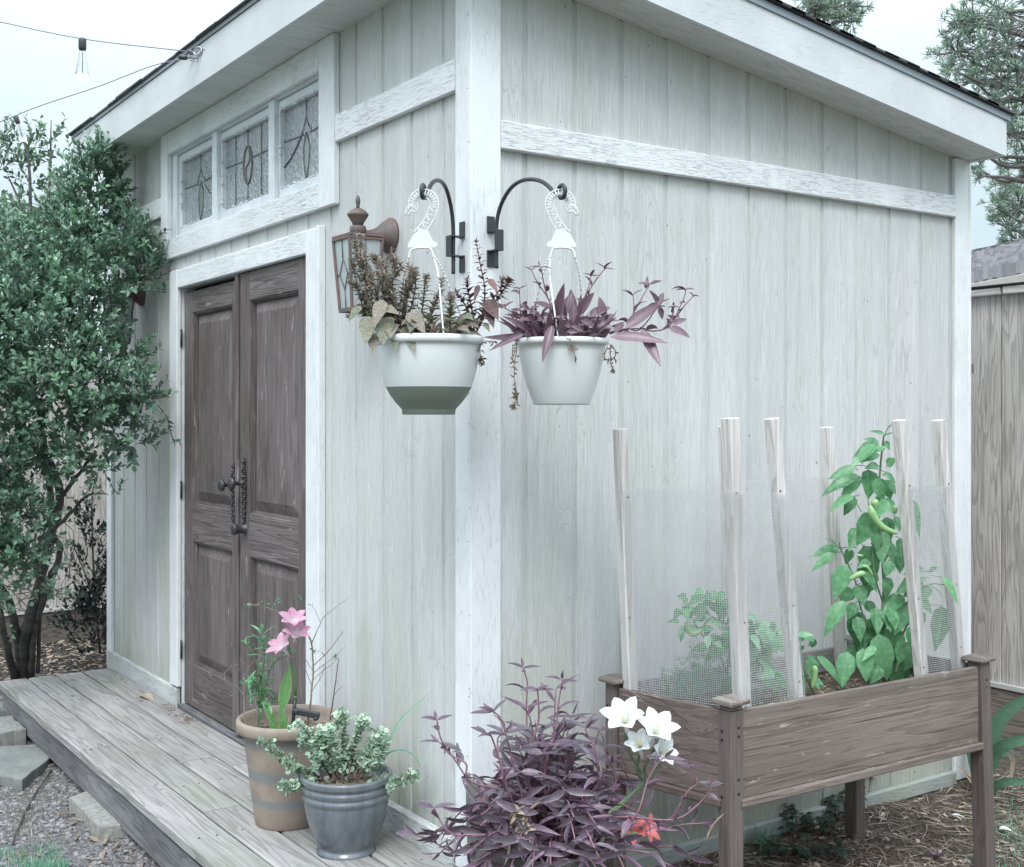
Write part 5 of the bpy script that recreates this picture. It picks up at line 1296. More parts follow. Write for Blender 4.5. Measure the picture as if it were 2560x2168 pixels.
meshpanel(m, S(s1, SB, zl)+V((-.022, 0, 0)), S(s5, SB, zl)+V((-.022, 0, 0)), S(s1, SB, 1.277)+V((-.022, 0, 0)), S(s5, SB, 1.285)+V((-.022, 0, 0)))
m.build('back_mesh', 'wire', t)
t = thing('wire_mesh_cage', (.42, 1.4, .6), 'fine galvanised wire mesh behind the tall pepper plant at the right end of the planter', 'wire mesh', 'wire mesh cages stapled to the stakes')
m = MB(); br = V((.24, 1.56, zl)); brt = V((.24, 1.47, 1.28))
meshpanel(m, S(s5, SB, zl)+V((-.021, .01, 0)), br, S(s5, SB, 1.285)+V((-.021, .01, 0)), brt); m.build('back_mesh', 'wire', t)
m = MB(); meshpanel(m, br+V((.0, .01, 0)), S(s7, SX, zl)+V((0, .022, 0)), brt+V((0, .01, 0)), S(s7, SX, 1.27)+V((0, .022, 0)), sag=-.02); m.build('side_mesh', 'wire', t)
m = MB(); meshpanel(m, S(s6, SX, zl)+V((.021, -.01, 0)), S(s7, SX, zl)+V((.021, .012, 0)), S(s6, SX, 1.27)+V((.021, -.01, 0)), S(s7, SX, 1.27)+V((.021, .012, 0)), sag=-.012); m.build('front_mesh', 'wire', t)

# ---------------------------------------------------------------- pepper plants
def I4(x, y, Z): return D(1450+x/1.8766, 950+y/1.8766, Z)
def pepleaf(mb, a, b, W, r=None, curl=.5):
    d = b-a; mb.leaf(a, d+V((0, 0, d.length*.25*curl)), camd+V((U(-.5, .5), U(-.5, .5), .9)), d.length*1.15, W*1.02, .3, curl, 9, lambda s: math.sin(math.pi*s**.60)**1.05*(1+.05*math.sin(s*18)), r=r)
base = V((.43, 1.28, .60)); bZ = (base-CAM).dot(V((XA[1], YA[1], 0)))
t = thing('pepper_plant', base, 'tall green pepper plant with large drooping leaves at the right end of the planter', 'plant')
st, lf = MB(), MB()
for path, r0 in (([(1375, 1420), (1400, 1200), (1425, 1000), (1415, 800), (1400, 600), (1410, 400), (1425, 260)], .0075), ([(1425, 1060), (1380, 900), (1370, 700), (1350, 560)], .004), ([(1390, 1250), (1320, 1080), (1290, 940), (1230, 810), (1215, 760)], .0045), ([(1410, 1180), (1500, 1090), (1570, 1000), (1640, 960), (1720, 960)], .0045), ([(1480, 1380), (1500, 1280), (1520, 1180), (1580, 1080)], .006), ([(1320, 620), (1285, 550)], .002), ([(1330, 790), (1300, 700)], .002), ([(1400, 420), (1310, 400), (1270, 420)], .002), ([(1640, 960), (1690, 1000), (1700, 1060)], .002), ([(1405, 420), (1450, 440)], .002)):
    P = cat_rom([I4(x, y, bZ+U(-.02, .02)) for x, y in path], 6); stemline(st, P, r0*.8, r0*.4, 7)
PL = [(1435, 255, 1448, 212, .02), (1430, 255, 1365, 242, .022), (1428, 262, 1470, 250, .02), (1425, 290, 1447, 322, .025), (1395, 285, 1335, 280, .02), (1395, 290, 1292, 360, .04), (1385, 305, 1308, 385, .045), (1395, 345, 1312, 388, .045), (1290, 412, 1180, 462, .035), (1300, 445, 1165, 535, .045), (1310, 455, 1235, 555, .045), (1350, 420, 1355, 545, .07), (1390, 460, 1418, 560, .05), (1285, 548, 1178, 608, .045), (1285, 545, 1250, 630, .04), (1420, 560, 1470, 625, .045), (1370, 620, 1320, 765, .075), (1300, 695, 1268, 790, .045), (1405, 700, 1418, 845, .06), (1330, 780, 1385, 905, .075), (1440, 760, 1468, 850, .045), (1215, 790, 1103, 825, .04), (1190, 812, 1100, 888, .035), (1215, 790, 1163, 742, .03), (1250, 870, 1200, 1015, .06), (1265, 790, 1255, 860, .035), (1320, 880, 1390, 985, .035), (1430, 925, 1448, 1020, .05), (1460, 850, 1438, 915, .04), (1240, 1035, 1160, 1188, .05), (1290, 1080, 1310, 1248, .07), (1290, 1045, 1262, 1118, .04), (1385, 1070, 1400, 1180, .05), (1510, 1010, 1430, 1100, .06), (1520, 1040, 1490, 1180, .075), (1460, 1160, 1470, 1300, .085), (1400, 1190, 1435, 1405, .075), (1385, 1250, 1335, 1310, .03), (1600, 1210, 1508, 1382, .07), (1555, 1150, 1575, 1262, .05), (1700, 1060, 1678, 1252, .066), (1600, 930, 1500, 1000, .055), (1640, 970, 1600, 1032, .04), (1700, 925, 1775, 1042, .035), (1610, 885, 1535, 912, .035), (1640, 900, 1675, 882, .025), (1600, 1000, 1525, 1015, .04), (1580, 1015, 1640, 1085, .04), (1255, 1275, 1235, 1425, .06), (1325, 1260, 1345, 1405, .055), (1110, 1292, 1228, 1428, .035), (1445, 490, 1480, 532, .04), (1440, 400, 1482, 372, .035), (1400, 400, 1345, 415, .03), (1478, 640, 1500, 705, .035), (1500, 740, 1515, 880, .04), (1420, 440, 1480, 480, .035), (1300, 960, 1330, 1050, .05), (1340, 1040, 1380, 1100, .04), (1400, 1340, 1370, 1420, .05), (1310, 380, 1275, 405, .02), (1440, 560, 1400, 640, .04), (1360, 850, 1310, 880, .03), (1450, 1080, 1480, 1160, .05), (1560, 960, 1620, 930, .03), (1280, 980, 1230, 1040, .05), (1430, 320, 1390, 335, .03), (1560, 560, 1585, 720, .035), (1485, 820, 1500, 900, .03)]
for (a, b, c, d, W) in PL:
    dz_ = U(-.09, .06); pepleaf(lf, I4(a, b, bZ+dz_), I4(c, d, bZ+dz_+U(-.05, .0)), W*1.05, U(0, .95), U(.1, .7))
    st.tube([I4(a, b, bZ+dz_), I4(a+(1410-a)*.18+U(-8, 8), b-(6 if b > 500 else -12), bZ+dz_*.5)], .0013, 5)
for i in range(45):
    x, y = random.choice([(1400, 1340), (1350, 1300), (1460, 1340), (1300, 1250), (1480, 1220), (1390, 500), (1400, 700), (1380, 900), (1400, 1100), (1440, 1250), (1330, 1150), (1540, 1080), (1360, 640)]); x += U(-55, 55); y += U(-70, 70)
    a = I4(x, y, bZ+U(-.02, .10)); pepleaf(lf, a, a+V((U(-.04, .04), U(-.04, .04), -U(.05, .10))), U(.035, .06), U(0, .8))
st.build('stem', 'green_stem', t); lf.build('foliage', 'pepper', t)
def pepper(pts, R_, Z, par):
    m = MB(); c = cat_rom([I4(x, y, Z) for x, y in pts], 6); k = len(c)
    m.tube(c, [R_*.72*(.45+1.2*min(1, i/(k-1)*5)*(1-(i/(k-1)))**.55*.75)*(1 if i < k-1 else .2) for i in range(k)], 12); m.build('pepper_fruit', 'pepper_fruit', par)
pepper([(1360, 590), (1378, 640), (1420, 690), (1490, 722)], .015, bZ-.12, t); pepper([(1340, 905), (1300, 915), (1262, 938)], .012, bZ-.11, t); pepper([(1320, 872), (1350, 880), (1375, 920)], .006, bZ-.11, t)
pepper([(1375, 560), (1390, 590), (1395, 620)], .016, bZ-.08, t); pepper([(1300, 822), (1330, 826)], .006, bZ-.1, t); pepper([(1480, 590), (1475, 630)], .012, bZ-.06, t)
def smallpepper(base, label, leafs, stems, fruits, Z):
    t = thing('pepper_plant', base, label, 'plant'); st, lf = MB(), MB()
    for path, r0 in stems: stemline(st, cat_rom([I4(x, y, Z) for x, y in path], 5), r0, r0*.5)
    for (cx, cy, rx, ry, n_, s_) in leafs:
        for i in range(n_):
            a = I4(cx+U(-rx, rx), cy+U(-ry, ry), Z+U(-.08, .08)); h = V((U(-1, 1), U(-1, 1), U(-1.1, .1))); pepleaf(lf, a, a+h.normalized()*U(.035, .065)*s_, U(.018, .03)*s_, U(0, 1))
    st.build('stem', 'green_stem', t); lf.build('foliage', 'pepper', t)
    for f in fruits: pepper(f[0], f[1], Z-.04, t)
b1 = V((.42, .62, .6)); z1 = (b1-CAM).dot(V((XA[1], YA[1], 0)))
smallpepper(b1, 'small pepper plant with one curled fruit behind the wire mesh at the left', [(520, 1050, 60, 40, 16, .85), (640, 1030, 80, 50, 34, .85), (500, 1130, 40, 60, 14, .85), (690, 1190, 90, 70, 34, .9), (620, 1120, 60, 50, 14, .8), (760, 1150, 50, 50, 16, .85)],
    [([(720, 1480), (650, 1280), (560, 1180), (500, 1060)], .0035), ([(690, 1400), (700, 1200), (640, 1060)], .003), ([(560, 1180), (480, 1030)], .002), ([(700, 1150), (560, 1080)], .002)], [([(515, 1120), (505, 1160), (530, 1190), (575, 1172)], .013)], z1)
b1 = V((.42, .86, .6)); z1 = (b1-CAM).dot(V((XA[1], YA[1], 0)))
smallpepper(b1, 'leafy pepper plant low behind the mesh between the two front stakes', [(850, 1180, 70, 50, 20, 1.25), (860, 1300, 80, 80, 20, 1.3), (930, 1390, 40, 40, 6, 1.4)],
    [([(850, 1480), (860, 1300), (850, 1180)], .0035), ([(860, 1320), (920, 1260)], .002), ([(855, 1290), (800, 1200)], .002)], [([(870, 1260), (885, 1290), (880, 1330)], .016)], z1)
b1 = V((.46, 1.05, .6)); z1 = (b1-CAM).dot(V((XA[1], YA[1], 0)))
smallpepper(b1, 'thin pepper seedling with one hanging green fruit right of the leaning front stake', [(1060, 1240, 45, 60, 9, .9), (1060, 1350, 40, 60, 8, 1.2)],
    [([(1100, 1480), (1050, 1360), (1035, 1250), (1030, 1170)], .003), ([(1050, 1360), (1090, 1330)], .0015)], [([(1098, 1335), (1102, 1380), (1088, 1452)], .012)], z1)
b1 = V((.40, .58, .6)); z1 = (b1-CAM).dot(V((XA[1], YA[1], 0)))
t = thing('feathery_fern', b1, 'feathery pale green fern filling the near left corner of the planter', 'plant'); m = MB()
for i in range(230):
    x, y = random.gauss(600, 110), U(1290, 1490)
    if x < 380 or x > 860: continue
    hh = max(0, 1-abs(x-620)/260); y = 1490-U(0, 1)*(60+200*hh)
    p = I4(x, y, z1+U(-.10, .10)); d = rnd_dir(.5); L_ = U(.03, .07)
    for k in range(11):
        q = p+d*L_*k/11+V((0, 0, -.012*(k/11)**2)); 
        for _ in range(3): m.leaf(q, rnd_dir(.1)+d*.5, rnd_dir(), U(.009, .019), .0011, 0, .3, 4)
    m.leaf(p, d, V((0, 0, 1)), L_, .0016, 0, .4, 5)
m.build('fronds', 'fern', t)
cp = I4(760, 1455, z1+.12); t = thing('clay_pot', (cp.x, cp.y, .59), 'old dusty clay pot sunk in the planter soil behind the near corner stake', 'pot')
m = MB(); m.lathe((cp.x, cp.y, .59), [(.0005, 0), (.052, 0), (.058, .055), (.065, .057), (.066, .078), (.060, .080), (.055, .06), (.0005, .058)], 28); m.build('pot_body', 'red_clay', t)

# ================================================================ SHRUBS
def spray(st, lf, p, d, L, n_, ls, seed=0, droop=.0, ok=None):
    pts = [V(p)]; dd = V(d).normalized()
    for k in range(4):
        dd = (dd+rnd_dir(.25)*.22+V((0, 0, -droop))).normalized(); pts.append(pts[-1]+dd*L/4)
    st.tube(pts, [.0022, .0019, .0015, .0011, .0006], 3, cap=False)
    tn = min(1, max(0, random.gauss(.45, .24)))
    a = U(0, 6)
    for i in range(n_):
        f = (i+.6)/n_; k = min(3, int(f*4)); q = pts[k].lerp(pts[k+1], f*4-k); ax = (pts[k+1]-pts[k]).normalized()
        a += 2.4; s = Matrix.Rotation(a, 3, ax) @ ax.orthogonal().normalized()
        if ok and not ok(q): continue
        lf.leaf(q, s*.8+ax*.75+V((0, 0, .15)), ax+V((0, 0, .5)), ls*U(.7, 1.15)*(1 if f < .8 else .8), ls*.46*U(.85, 1.15), .25, U(-.1, .4), 5, lambda t_: math.sin(math.pi*t_**.9)**.8, r=min(1, max(0, tn+.28*(f-.4)+U(-.1, .1))))
def okwall(q): return not (q.y > -.03 and q.x > LX-.05)
tr0 = PZ(62, 1690, -.04)
t = thing('leafy_shrub', tr0, 'big dense green leafy shrub with several bare trunks covering the left end of the shed', 'shrub')
CL = [  # image x, y, distance, radius (m), number of sprays
 (245, 395, 6.25, .06, 22), (232, 440, 6.3, .10, 40), (262, 480, 6.35, .10, 36), (205, 500, 6.3, .12, 46), (250, 560, 6.3, .14, 50), (165, 590, 6.3, .15, 60), (100, 640, 6.4, .15, 55), (40, 650, 6.3, .16, 55), (-10, 620, 6.3, .18, 60), (10, 760, 6.0, .22, 80), (-10, 860, 5.9, .22, 80), (30, 980, 5.85, .2, 70), (-20, 1080, 5.8, .2, 60), (50, 850, 5.9, .2, 60), (-10, 1230, 5.7, .18, 60), (30, 1330, 5.7, .16, 50), (-10, 1440, 5.7, .15, 40), (10, 1180, 5.8, .18, 50), (200, 630, 6.2, .18, 70), (270, 620, 6.3, .11, 36), (60, 720, 6.1, .24, 95), (180, 730, 6.1, .22, 90),
 (330, 610, 6.1, .09, 28), (365, 640, 6.05, .07, 22), (290, 690, 6.1, .13, 50), (365, 692, 6.0, .08, 24), (90, 820, 5.9, .25, 100), (205, 800, 5.95, .17, 66), (20, 900, 5.9, .24, 85), (140, 920, 5.8, .24, 95), (235, 915, 5.85, .16, 60), (310, 900, 5.95, .08, 22), (350, 990, 5.75, .10, 34), (285, 990, 5.8, .16, 60),
 (200, 1020, 5.75, .22, 85), (80, 1030, 5.8, .24, 85), (320, 1075, 5.75, .10, 34), (230, 1105, 5.8, .13, 42), (120, 1120, 5.9, .17, 44), (20, 1150, 5.8, .16, 40), (250, 1170, 5.8, .06, 9), (30, 1290, 5.7, .13, 34), (70, 1370, 5.7, .11, 28), (100, 1440, 5.7, .07, 16), (10, 1400, 5.7, .12, 24), (190, 1190, 5.9, .07, 7), (20, 1530, 5.7, .07, 7), (-260, 700, 5.2, .4, 90), (-300, 950, 5.0, .42, 90), (-400, 800, 4.9, .4, 60), (-200, 1150, 5.4, .3, 40)]  # final clusters lie out of view, added to shade the shed wall
st, lf = MB(), MB()
for (x, y, Z, R_, n_) in CL:
    c = D(x, y, Z)
    for i in range(int(n_*1.0)):
        o = rnd_dir(.15)*R_*(U(.25, 1)**.5); p = c+V((o.x, o.y, o.z))
        if not okwall(p): continue
        spray(st, lf, p, o.normalized()+V((0, 0, .55))+camd*.3, U(.07, .15), random.randint(7, 11), U(.036, .047), ok=okwall)
# long side shoots reaching out over the wall and frame
for path in ([(245, 380), (247, 350), (246, 325)], [(220, 420), (218, 390), (222, 370)], [(280, 640), (305, 560), (308, 490)], [(320, 640), (340, 560), (335, 510)], [(340, 640), (375, 590), (372, 530)], [(340, 640), (390, 600), (415, 575)], [(360, 700), (400, 665), (425, 655)], [(340, 720), (400, 730), (412, 715)], [(330, 1020), (380, 985), (408, 985)], [(380, 1000), (415, 1040), (432, 1100)], [(340, 1110), (375, 1100), (395, 1080)], [(250, 1160), (290, 1230), (305, 1205)], [(270, 640), (330, 600), (360, 560)], [(350, 870), (365, 880), (355, 890)], [(430, 1095), (436, 1100), (445, 1103)]):
    P = cat_rom([D(x, y, 5.95 if y < 900 else 5.72) for x, y in path], 5); st.tube(P, .0022, 4)
    dens = 1 if path[0][0] < 375 else .35
    for i in range(1, len(P)):
        d = (P[i]-P[i-1]).normalized()
        for k in range(2):
            if random.random() > dens: continue
            s = Matrix.Rotation(U(0, 6.28), 3, d) @ d.orthogonal().normalized(); lf.leaf(P[i], s*.8+d*.8, d+V((0, 0, .4)), U(.03, .042), .016, .3, .2, 4, ovate, r=U(.15, .7))
lf.build('foliage', 'shrub', t); st.build('twigs', 'shrub_wood', t)
m = MB()
def limb(path, Z, r0, r1): P = cat_rom([D(x, y, Z if not isinstance(Z, tuple) else Z[0]+(Z[1]-Z[0])*i/(len(path)-1)) for i, (x, y) in enumerate(path)], 5); m.tube([p+rnd_dir()*.004 for p in P], [r0+(r1-r0)*i/(len(P)-1) for i in range(len(P))], 10)
limb([(64, 1696), (60, 1610), (75, 1540), (100, 1450), (128, 1340), (150, 1230), (110, 1120), (100, 1000)], (6.95, 5.9), .036, .016)
limb([(78, 1560), (110, 1500), (150, 1380), (135, 1340), (130, 1290)], (6.8, 6.2), .021, .012)
limb([(58, 1696), (40, 1580), (20, 1500), (-20, 1420), (-40, 1280)], (6.95, 6.1), .028, .014)
limb([(78, 1692), (85, 1580), (105, 1500), (115, 1400)], (6.9, 6.4), .019, .011)
limb([(36, 1696), (14, 1600), (-10, 1480)], (6.9, 6.2), .024, .014)
limb([(100, 1350), (160, 1300), (220, 1240), (270, 1235)], (6.1, 5.95), .015, .002)
limb([(135, 1300), (120, 1200), (95, 1130)], (6.1, 6.0), .018, .010)
limb([(20, 1380), (30, 1250), (60, 1120)], (6.2, 6.0), .022, .012)
limb([(150, 1250), (200, 1180), (240, 1130)], (6.0, 5.9), .012, .006)
limb([(95, 1680), (100, 1560), (105, 1480), (130, 1420)], (6.9, 6.5), .012, .006)
limb([(85, 1250), (40, 1200), (0, 1180)], (6.1, 6.0), .010, .006)
m.build('trunk', 'shrub_wood', t)
m = MB()
for i in range(70):
    a = (U(0, 200), U(1180, 1560)); d = V((U(-1, .2), U(-1, .2), U(-.6, .9))); p = D(a[0], a[1], U(6.1, 6.6)); 
    if p.y > -.06 and p.x > LX-.1: continue
    q = p+d.normalized()*U(.1, .3); 
    if q.y > -.03 and q.x > LX-.1: continue
    m.tube([p, p.lerp(q, .5)+rnd_dir()*.02, q], .0022, 4)
m.build('bare_twigs', 'shrub_wood', t)

def loose(name, label, cat, CLs, leaf, ls, wood='shrub_wood', trunk=None, leafn=(5, 9), len_=(.1, .22)):
    t = thing(name, D(*CLs[0][:3]), label, cat); st, lf = MB(), MB()
    t.location.z = 0; ORG[t.name] = V(t.location)
    for (x, y, Z, R_, n_) in CLs:
        c = D(x, y, Z)
        for i in range(n_):
            o = rnd_dir(.1)*R_*U(.2, 1); spray(st, lf, c+o, o.normalized()+V((0, 0, 1.)), U(*len_), random.randint(*leafn), ls)
    if trunk:
        for path, r0, r1 in trunk: P = cat_rom([D(*p) for p in path], 5); st.tube(P, [r0+(r1-r0)*i/(len(P)-1) for i in range(len(P))], 8)
    lf.build('foliage', leaf, t); st.build('branches', wood, t); return t
loose('loose_shrub', 'taller airy shrub with sparse leaves rising against the sky at the left edge', 'shrub',
    [(15, 390, 8.2, .13, 14), (50, 400, 8.2, .10, 13), (85, 365, 8.2, .08, 9), (70, 440, 8.2, .08, 9), (100, 490, 8.2, .10, 6), (40, 350, 8.2, .06, 4), (128, 350, 8.2, .03, 3), (128, 400, 8.2, .04, 3), (128, 470, 8.2, .08, 5), (160, 470, 8.0, .08, 6), (185, 410, 8.0, .05, 4), (60, 560, 8.1, .2, 14), (150, 540, 8.0, .14, 14), (-20, 420, 8.2, .15, 10)], 'shrub_far', .052,
    trunk=[([(60, 1500, 8.1), (70, 900, 8.1), (75, 450, 8.1), (50, 330, 8.2)], .025, .003), ([(70, 700, 8.1), (120, 500, 8.1), (128, 300, 8.2)], .02, .003), ([(75, 560, 8.1), (20, 440, 8.2)], .015, .004), ([(100, 650, 8.0), (160, 520, 8.), (185, 360, 8.)], .015, .003)])
loose('creeping_vine', 'dark small leaved vine climbing at the far shed corner before the fence', 'vine', [(240, 1300, 7.4, .10, 16), (235, 1380, 7.4, .08, 14), (240, 1450, 7.4, .12, 30), (245, 1530, 7.4, .12, 40), (225, 1560, 7.4, .14, 40), (250, 1600, 7.3, .10, 20), (190, 1560, 7.3, .1, 12)], 'vine', .045,
    trunk=[([(250, 1630, 7.4), (235, 1450, 7.4), (230, 1250, 7.5), (245, 1180, 7.5)], .008, .003), ([(240, 1500, 7.4), (190, 1380, 7.4), (170, 1330, 7.4)], .005, .002)])

# ================================================================ DISTANT TREES
def pine(name, label, blobs, trunk, Z, size=.095, seed=1):
    t = thing(name, (D(trunk[0][0], 1000, Z).x, D(trunk[0][0], 1000, Z).y, 0), label, 'tree', 'tall pines beyond the fence'); lf, wd = MB(), MB()
    base = t.location; P = [V((base.x, base.y, -.1))]+[D(x, y, Z) for x, y in trunk]; P = cat_rom(P, 5)
    wd.tube(P, [.16*(1-.8*i/(len(P)-1)) for i in range(len(P))], 8)
    for (x, y, R_, n_) in blobs:
        c = D(x, y, Z+U(-.6, .6)); near = min(P, key=lambda q: (q-c).length); near = min(P, key=lambda q: abs(q.z-(c.z-.3*R_)))
        md = near.lerp(c, .55)+V((0, 0, U(-.2, .1))); wd.tube(cat_rom([near, md, c], 4), [.035, .03, .028, .025, .022, .02, .016, .013, .010], 5)
        for i in range(int(n_*.8)):
            o = rnd_dir(.1)*R_*(U(0, 1)**.45)*1.05; p = c+V((o.x, o.y, o.z*.8)); wd.tube([c.lerp(p, .15), c.lerp(p, .6)+rnd_dir()*.03, p], .006, 3, cap=False)
            ax = (o.normalized()+V((0, 0, .5))).normalized(); rr = U(0, 1)
            for k in range(20):
                lf.leaf(p-ax*U(0, .07), (ax*.9+rnd_dir()*.9), rnd_dir(), size*U(.6, 1.1), size*.09, 0, .25, 3, lambda s: 1, r=min(1, max(0, rr+U(-.2, .2))))
    lf.build('crown', 'pine', t); wd.build('trunk', mat_plain('pine_bark', (.16, .14, .14), .9, bumps=.6), t)
pine('pine_tree', 'tall pine with open needled crown at the upper right edge', [(2440, 60, .42, 60), (2500, 30, .5, 60), (2390, 130, .34, 40), (2400, 60, .25, 22), (2460, 130, .4, 46), (2520, 110, .45, 50), (2380, 175, .22, 24), (2430, 200, .3, 26), (2500, 200, .38, 44), (2545, 220, .4, 44), (2530, 290, .35, 40), (2470, 260, .2, 14), (2545, 340, .35, 36), (2500, 330, .2, 12), (2430, 360, .16, 12), (2470, 390, .2, 16), (2450, 440, .12, 8), (2545, 410, .25, 20), (2440, 420, .12, 6), (2580, 60, .5, 50), (2590, 180, .5, 50), (2600, 330, .5, 40)], [(2640, 800), (2620, 400), (2600, 100), (2580, -300)], 13.)
pine('pine_tree', 'lower pine crown just above the shingled neighbouring roof', [(2520, 460, .35, 36), (2500, 500, .3, 34), (2545, 520, .4, 50), (2490, 520, .2, 12), (2530, 570, .35, 44), (2560, 450, .4, 40), (2545, 600, .3, 30), (2480, 550, .12, 6), (2600, 500, .6, 60)], [(2660, 900), (2650, 650), (2630, 400)], 16.)
pine('pine_tree', 'pine branch tips showing over the shed roof at the top', [(2040, 10, .30, 34), (2080, 20, .32, 40), (2110, 40, .26, 30), (2130, 20, .2, 18), (2060, -20, .4, 40), (2130, 55, .12, 8), (2010, 0, .2, 16), (2120, -30, .4, 30)], [(2030, 400), (2030, 100), (2040, -300)], 14.)
t = thing('distant_tree', (D(60, 900, 24).x, D(60, 900, 24).y, 0), 'hazy round green tree crown low behind the shrub at the left edge', 'tree')
lf, wd = MB(), MB(); c0 = D(60, 640, 24); wd.tube([(t.location.x, t.location.y, -.1), tuple(c0)], .2, 8)
for i in range(1500):
    o = rnd_dir()*(U(0, 1)**.4); p = c0+V((o.x*2.0, o.y*2.0, o.z*1.1+.05*math.sin(o.x*9)))
    for k in range(3): lf.leaf(p+rnd_dir()*.08, rnd_dir(.2), rnd_dir(.5), U(.10, .18), .09, .2, .4, 3, lambda s: 1)
lf.build('crown', 'shrub_far', t); wd.build('trunk', 'shrub_wood', t)

# ================================================================ STRING LIGHTS
tie = PY(478, 132, -FO-.03)
def bulb(par, p, d, s=1.):
    p = V(p); d = V(d).normalized(); R = d.to_track_quat('Z', 'Y').to_matrix().to_4x4()
    m = MB(); m.lathe(p, [(.0005, -.005), (.013*s, -.004), (.015*s, .004), (.015*s, .034*s), (.012*s, .042*s), (.0005, .042*s)], 14, m=R); so_ = m.build('socket', 'black_metal', par)
    m = MB(); m.lathe(p, [(.011*s, .042*s), (.013*s, .055*s), (.022*s, .10*s), (.027*s, .135*s), (.0245*s, .15*s), (.015*s, .155*s), (.0005, .156*s)], 18, m=R); m.build('bulb', 'bulb', so_)
    m = MB(); m.tube([p+d*.05*s, p+d*.13*s], .0016, 4); m.build('filament', 'iron', so_)
t = thing('string_light', tie, 'upper strand of cafe string lights with one clear hanging bulb against the sky', 'string light', 'string lights tied to the roof edge')
m = MB(); P = [D(-160, 26, 4.7), D(0, 55, 5.0), D(100, 77, 5.0), D(205, 97, 5.0), D(300, 110, 5.0), D(400, 121, 5.05), tie+V((0, 0, .004))]; m.tube(cat_rom(P, 4), .0024, 6); m.build('cord', 'cord', t)
bulb(t, D(206, 99, 5.0), (0, 0, -1), 1.08)
t = thing('string_light', tie, 'lower strand of cafe string lights sloping down to the left behind the shrub', 'string light', 'string lights tied to the roof edge')
m = MB(); P = [D(-120, 345, 6.0), D(0, 305, 6.0), D(100, 265, 5.7), D(250, 215, 5.5), D(380, 165, 5.3), tie+V((0, 0, -.02))]; m.tube(cat_rom(P, 4), .0024, 6); m.build('cord', 'cord', t)
bulb(t, D(40, 293, 5.85), (.25, .25, -1), .8); bulb(t, D(450, 143, 5.1)+V((0, 0, 0)), (XA[0]*.6, YA[0]*.6, -.05), .72)
t = thing('carabiner', tie, 'small steel carabiner and eye hook tying the string lights to the roof edge', 'hook')
m = MB(); a = tie; e = PY(512, 122, -FO-.022); u_ = (e-a).normalized(); w_ = V((0, 0, 1))
ring = [a.lerp(e, .5)+u_*(.042*math.cos(k*math.pi/10))+w_*(.016*math.sin(k*math.pi/10)) for k in range(21)]; m.tube(ring, .004, 8); m.tube([e-u_*.012, e+V((0, .02, 0))], .004, 6); m.build('steel_link', mat_plain('steel', (.6, .6, .62), .3, metal=.8), t)
m = MB()
for k in range(14): q = rnd_dir(); m.tube([a, a+q*.015, a+q*.02+V((0, 0, -.015))], .0022, 4)
m.build('knot', 'cord', t)

# ================================================================ GROUND COVER AND SMALL THINGS
def on_ground(x, y): return V((x, y, gh(x, y)+.018*noise.noise(V((x*3, y*3, 0)))+.008*noise.noise(V((x*14, y*14, 2)))))
m = MB()
for i in range(13000):
    x = U(0.02, 1) ** 1 * 2.0-.0; y = U(-.6, 3.05); p = on_ground(x, y)+V((0, 0, U(0, .012)))
    a = U(0, 6.28); d = V((math.cos(a), math.sin(a), U(-.08, .16)))
    if random.random() < .83: m.leaf(p, d, V((0, 0, 1))+rnd_dir()*.6, U(.05, .13), U(.0018, .0034), .3, U(-.5, .5), 3, lambda s: 1)
    else: m.leaf(p, d, V((0, 0, 1))+rnd_dir()*.5, U(.02, .05), U(.008, .02), .25, U(-.6, .8), 4)
tag(m.build('pine_straw', 'straw'), 'brown pine straw and dead leaves covering the ground beside the shed', 'mulch', kind='stuff')
m = MB()
def blob(mb, p, s):
    n_ = 6; vs = [p+V((0, 0, s*.55))]; 
    for (h, rr) in ((.3, .8), (-.1, 1.)):
        for k in range(n_): a = k*2*math.pi/n_+h; vs.append(p+V((math.cos(a)*s*rr*U(.6, 1.15), math.sin(a)*s*rr*U(.6, 1.15), s*h+U(-.1, .1)*s)))
    f = [(0, 1+k, 1+(k+1) % n_) for k in range(n_)]+[(1+k, 7+k, 7+(k+1) % n_, 1+(k+1) % n_) for k in range(n_)]
    mb.add(vs, f, (U(0, 1), 0, 0))
for i in range(9000):
    x = U(-4.3, -.4); y = U(-2.5, -.45)
    if x > -1.6 and y < -1.5: continue
    blob(m, on_ground(x, y)+V((0, 0, .001)), U(.004, .014)*(1 if random.random() < .9 else 1.5))
tag(m.build('dirt_clods', 'clod'), 'crumbly grey dirt and gravel in front of the deck', 'gravel', kind='stuff')
m = MB()
for i in range(3600):
    x = U(-6.2, -3.7); y = U(-1.2, 1.2)
    if x > LX-.05 and y > -.65: continue
    p = on_ground(x, y)+V((0, 0, .004)); a = U(0, 6.28); m.leaf(p, V((math.cos(a), math.sin(a), U(-.05, .25))), V((0, 0, 1))+rnd_dir()*.4, U(.03, .06), U(.012, .026), .2, U(-.6, .6), 4)
for i in range(900):
    x = U(-4., -.4); y = U(-2., -.5); p = on_ground(x, y)+V((0, 0, .006)); a = U(0, 6.28); m.leaf(p, V((math.cos(a), math.sin(a), U(-.05, .2))), V((0, 0, 1))+rnd_dir()*.4, U(.02, .07), U(.0015, .004) if random.random() < .8 else .012, .2, U(-.6, .6), 4)
tag(m.build('leaf_litter', 'deadleaf'), 'scattered dead leaves and straw on the ground at the left', 'leaf litter', kind='stuff')
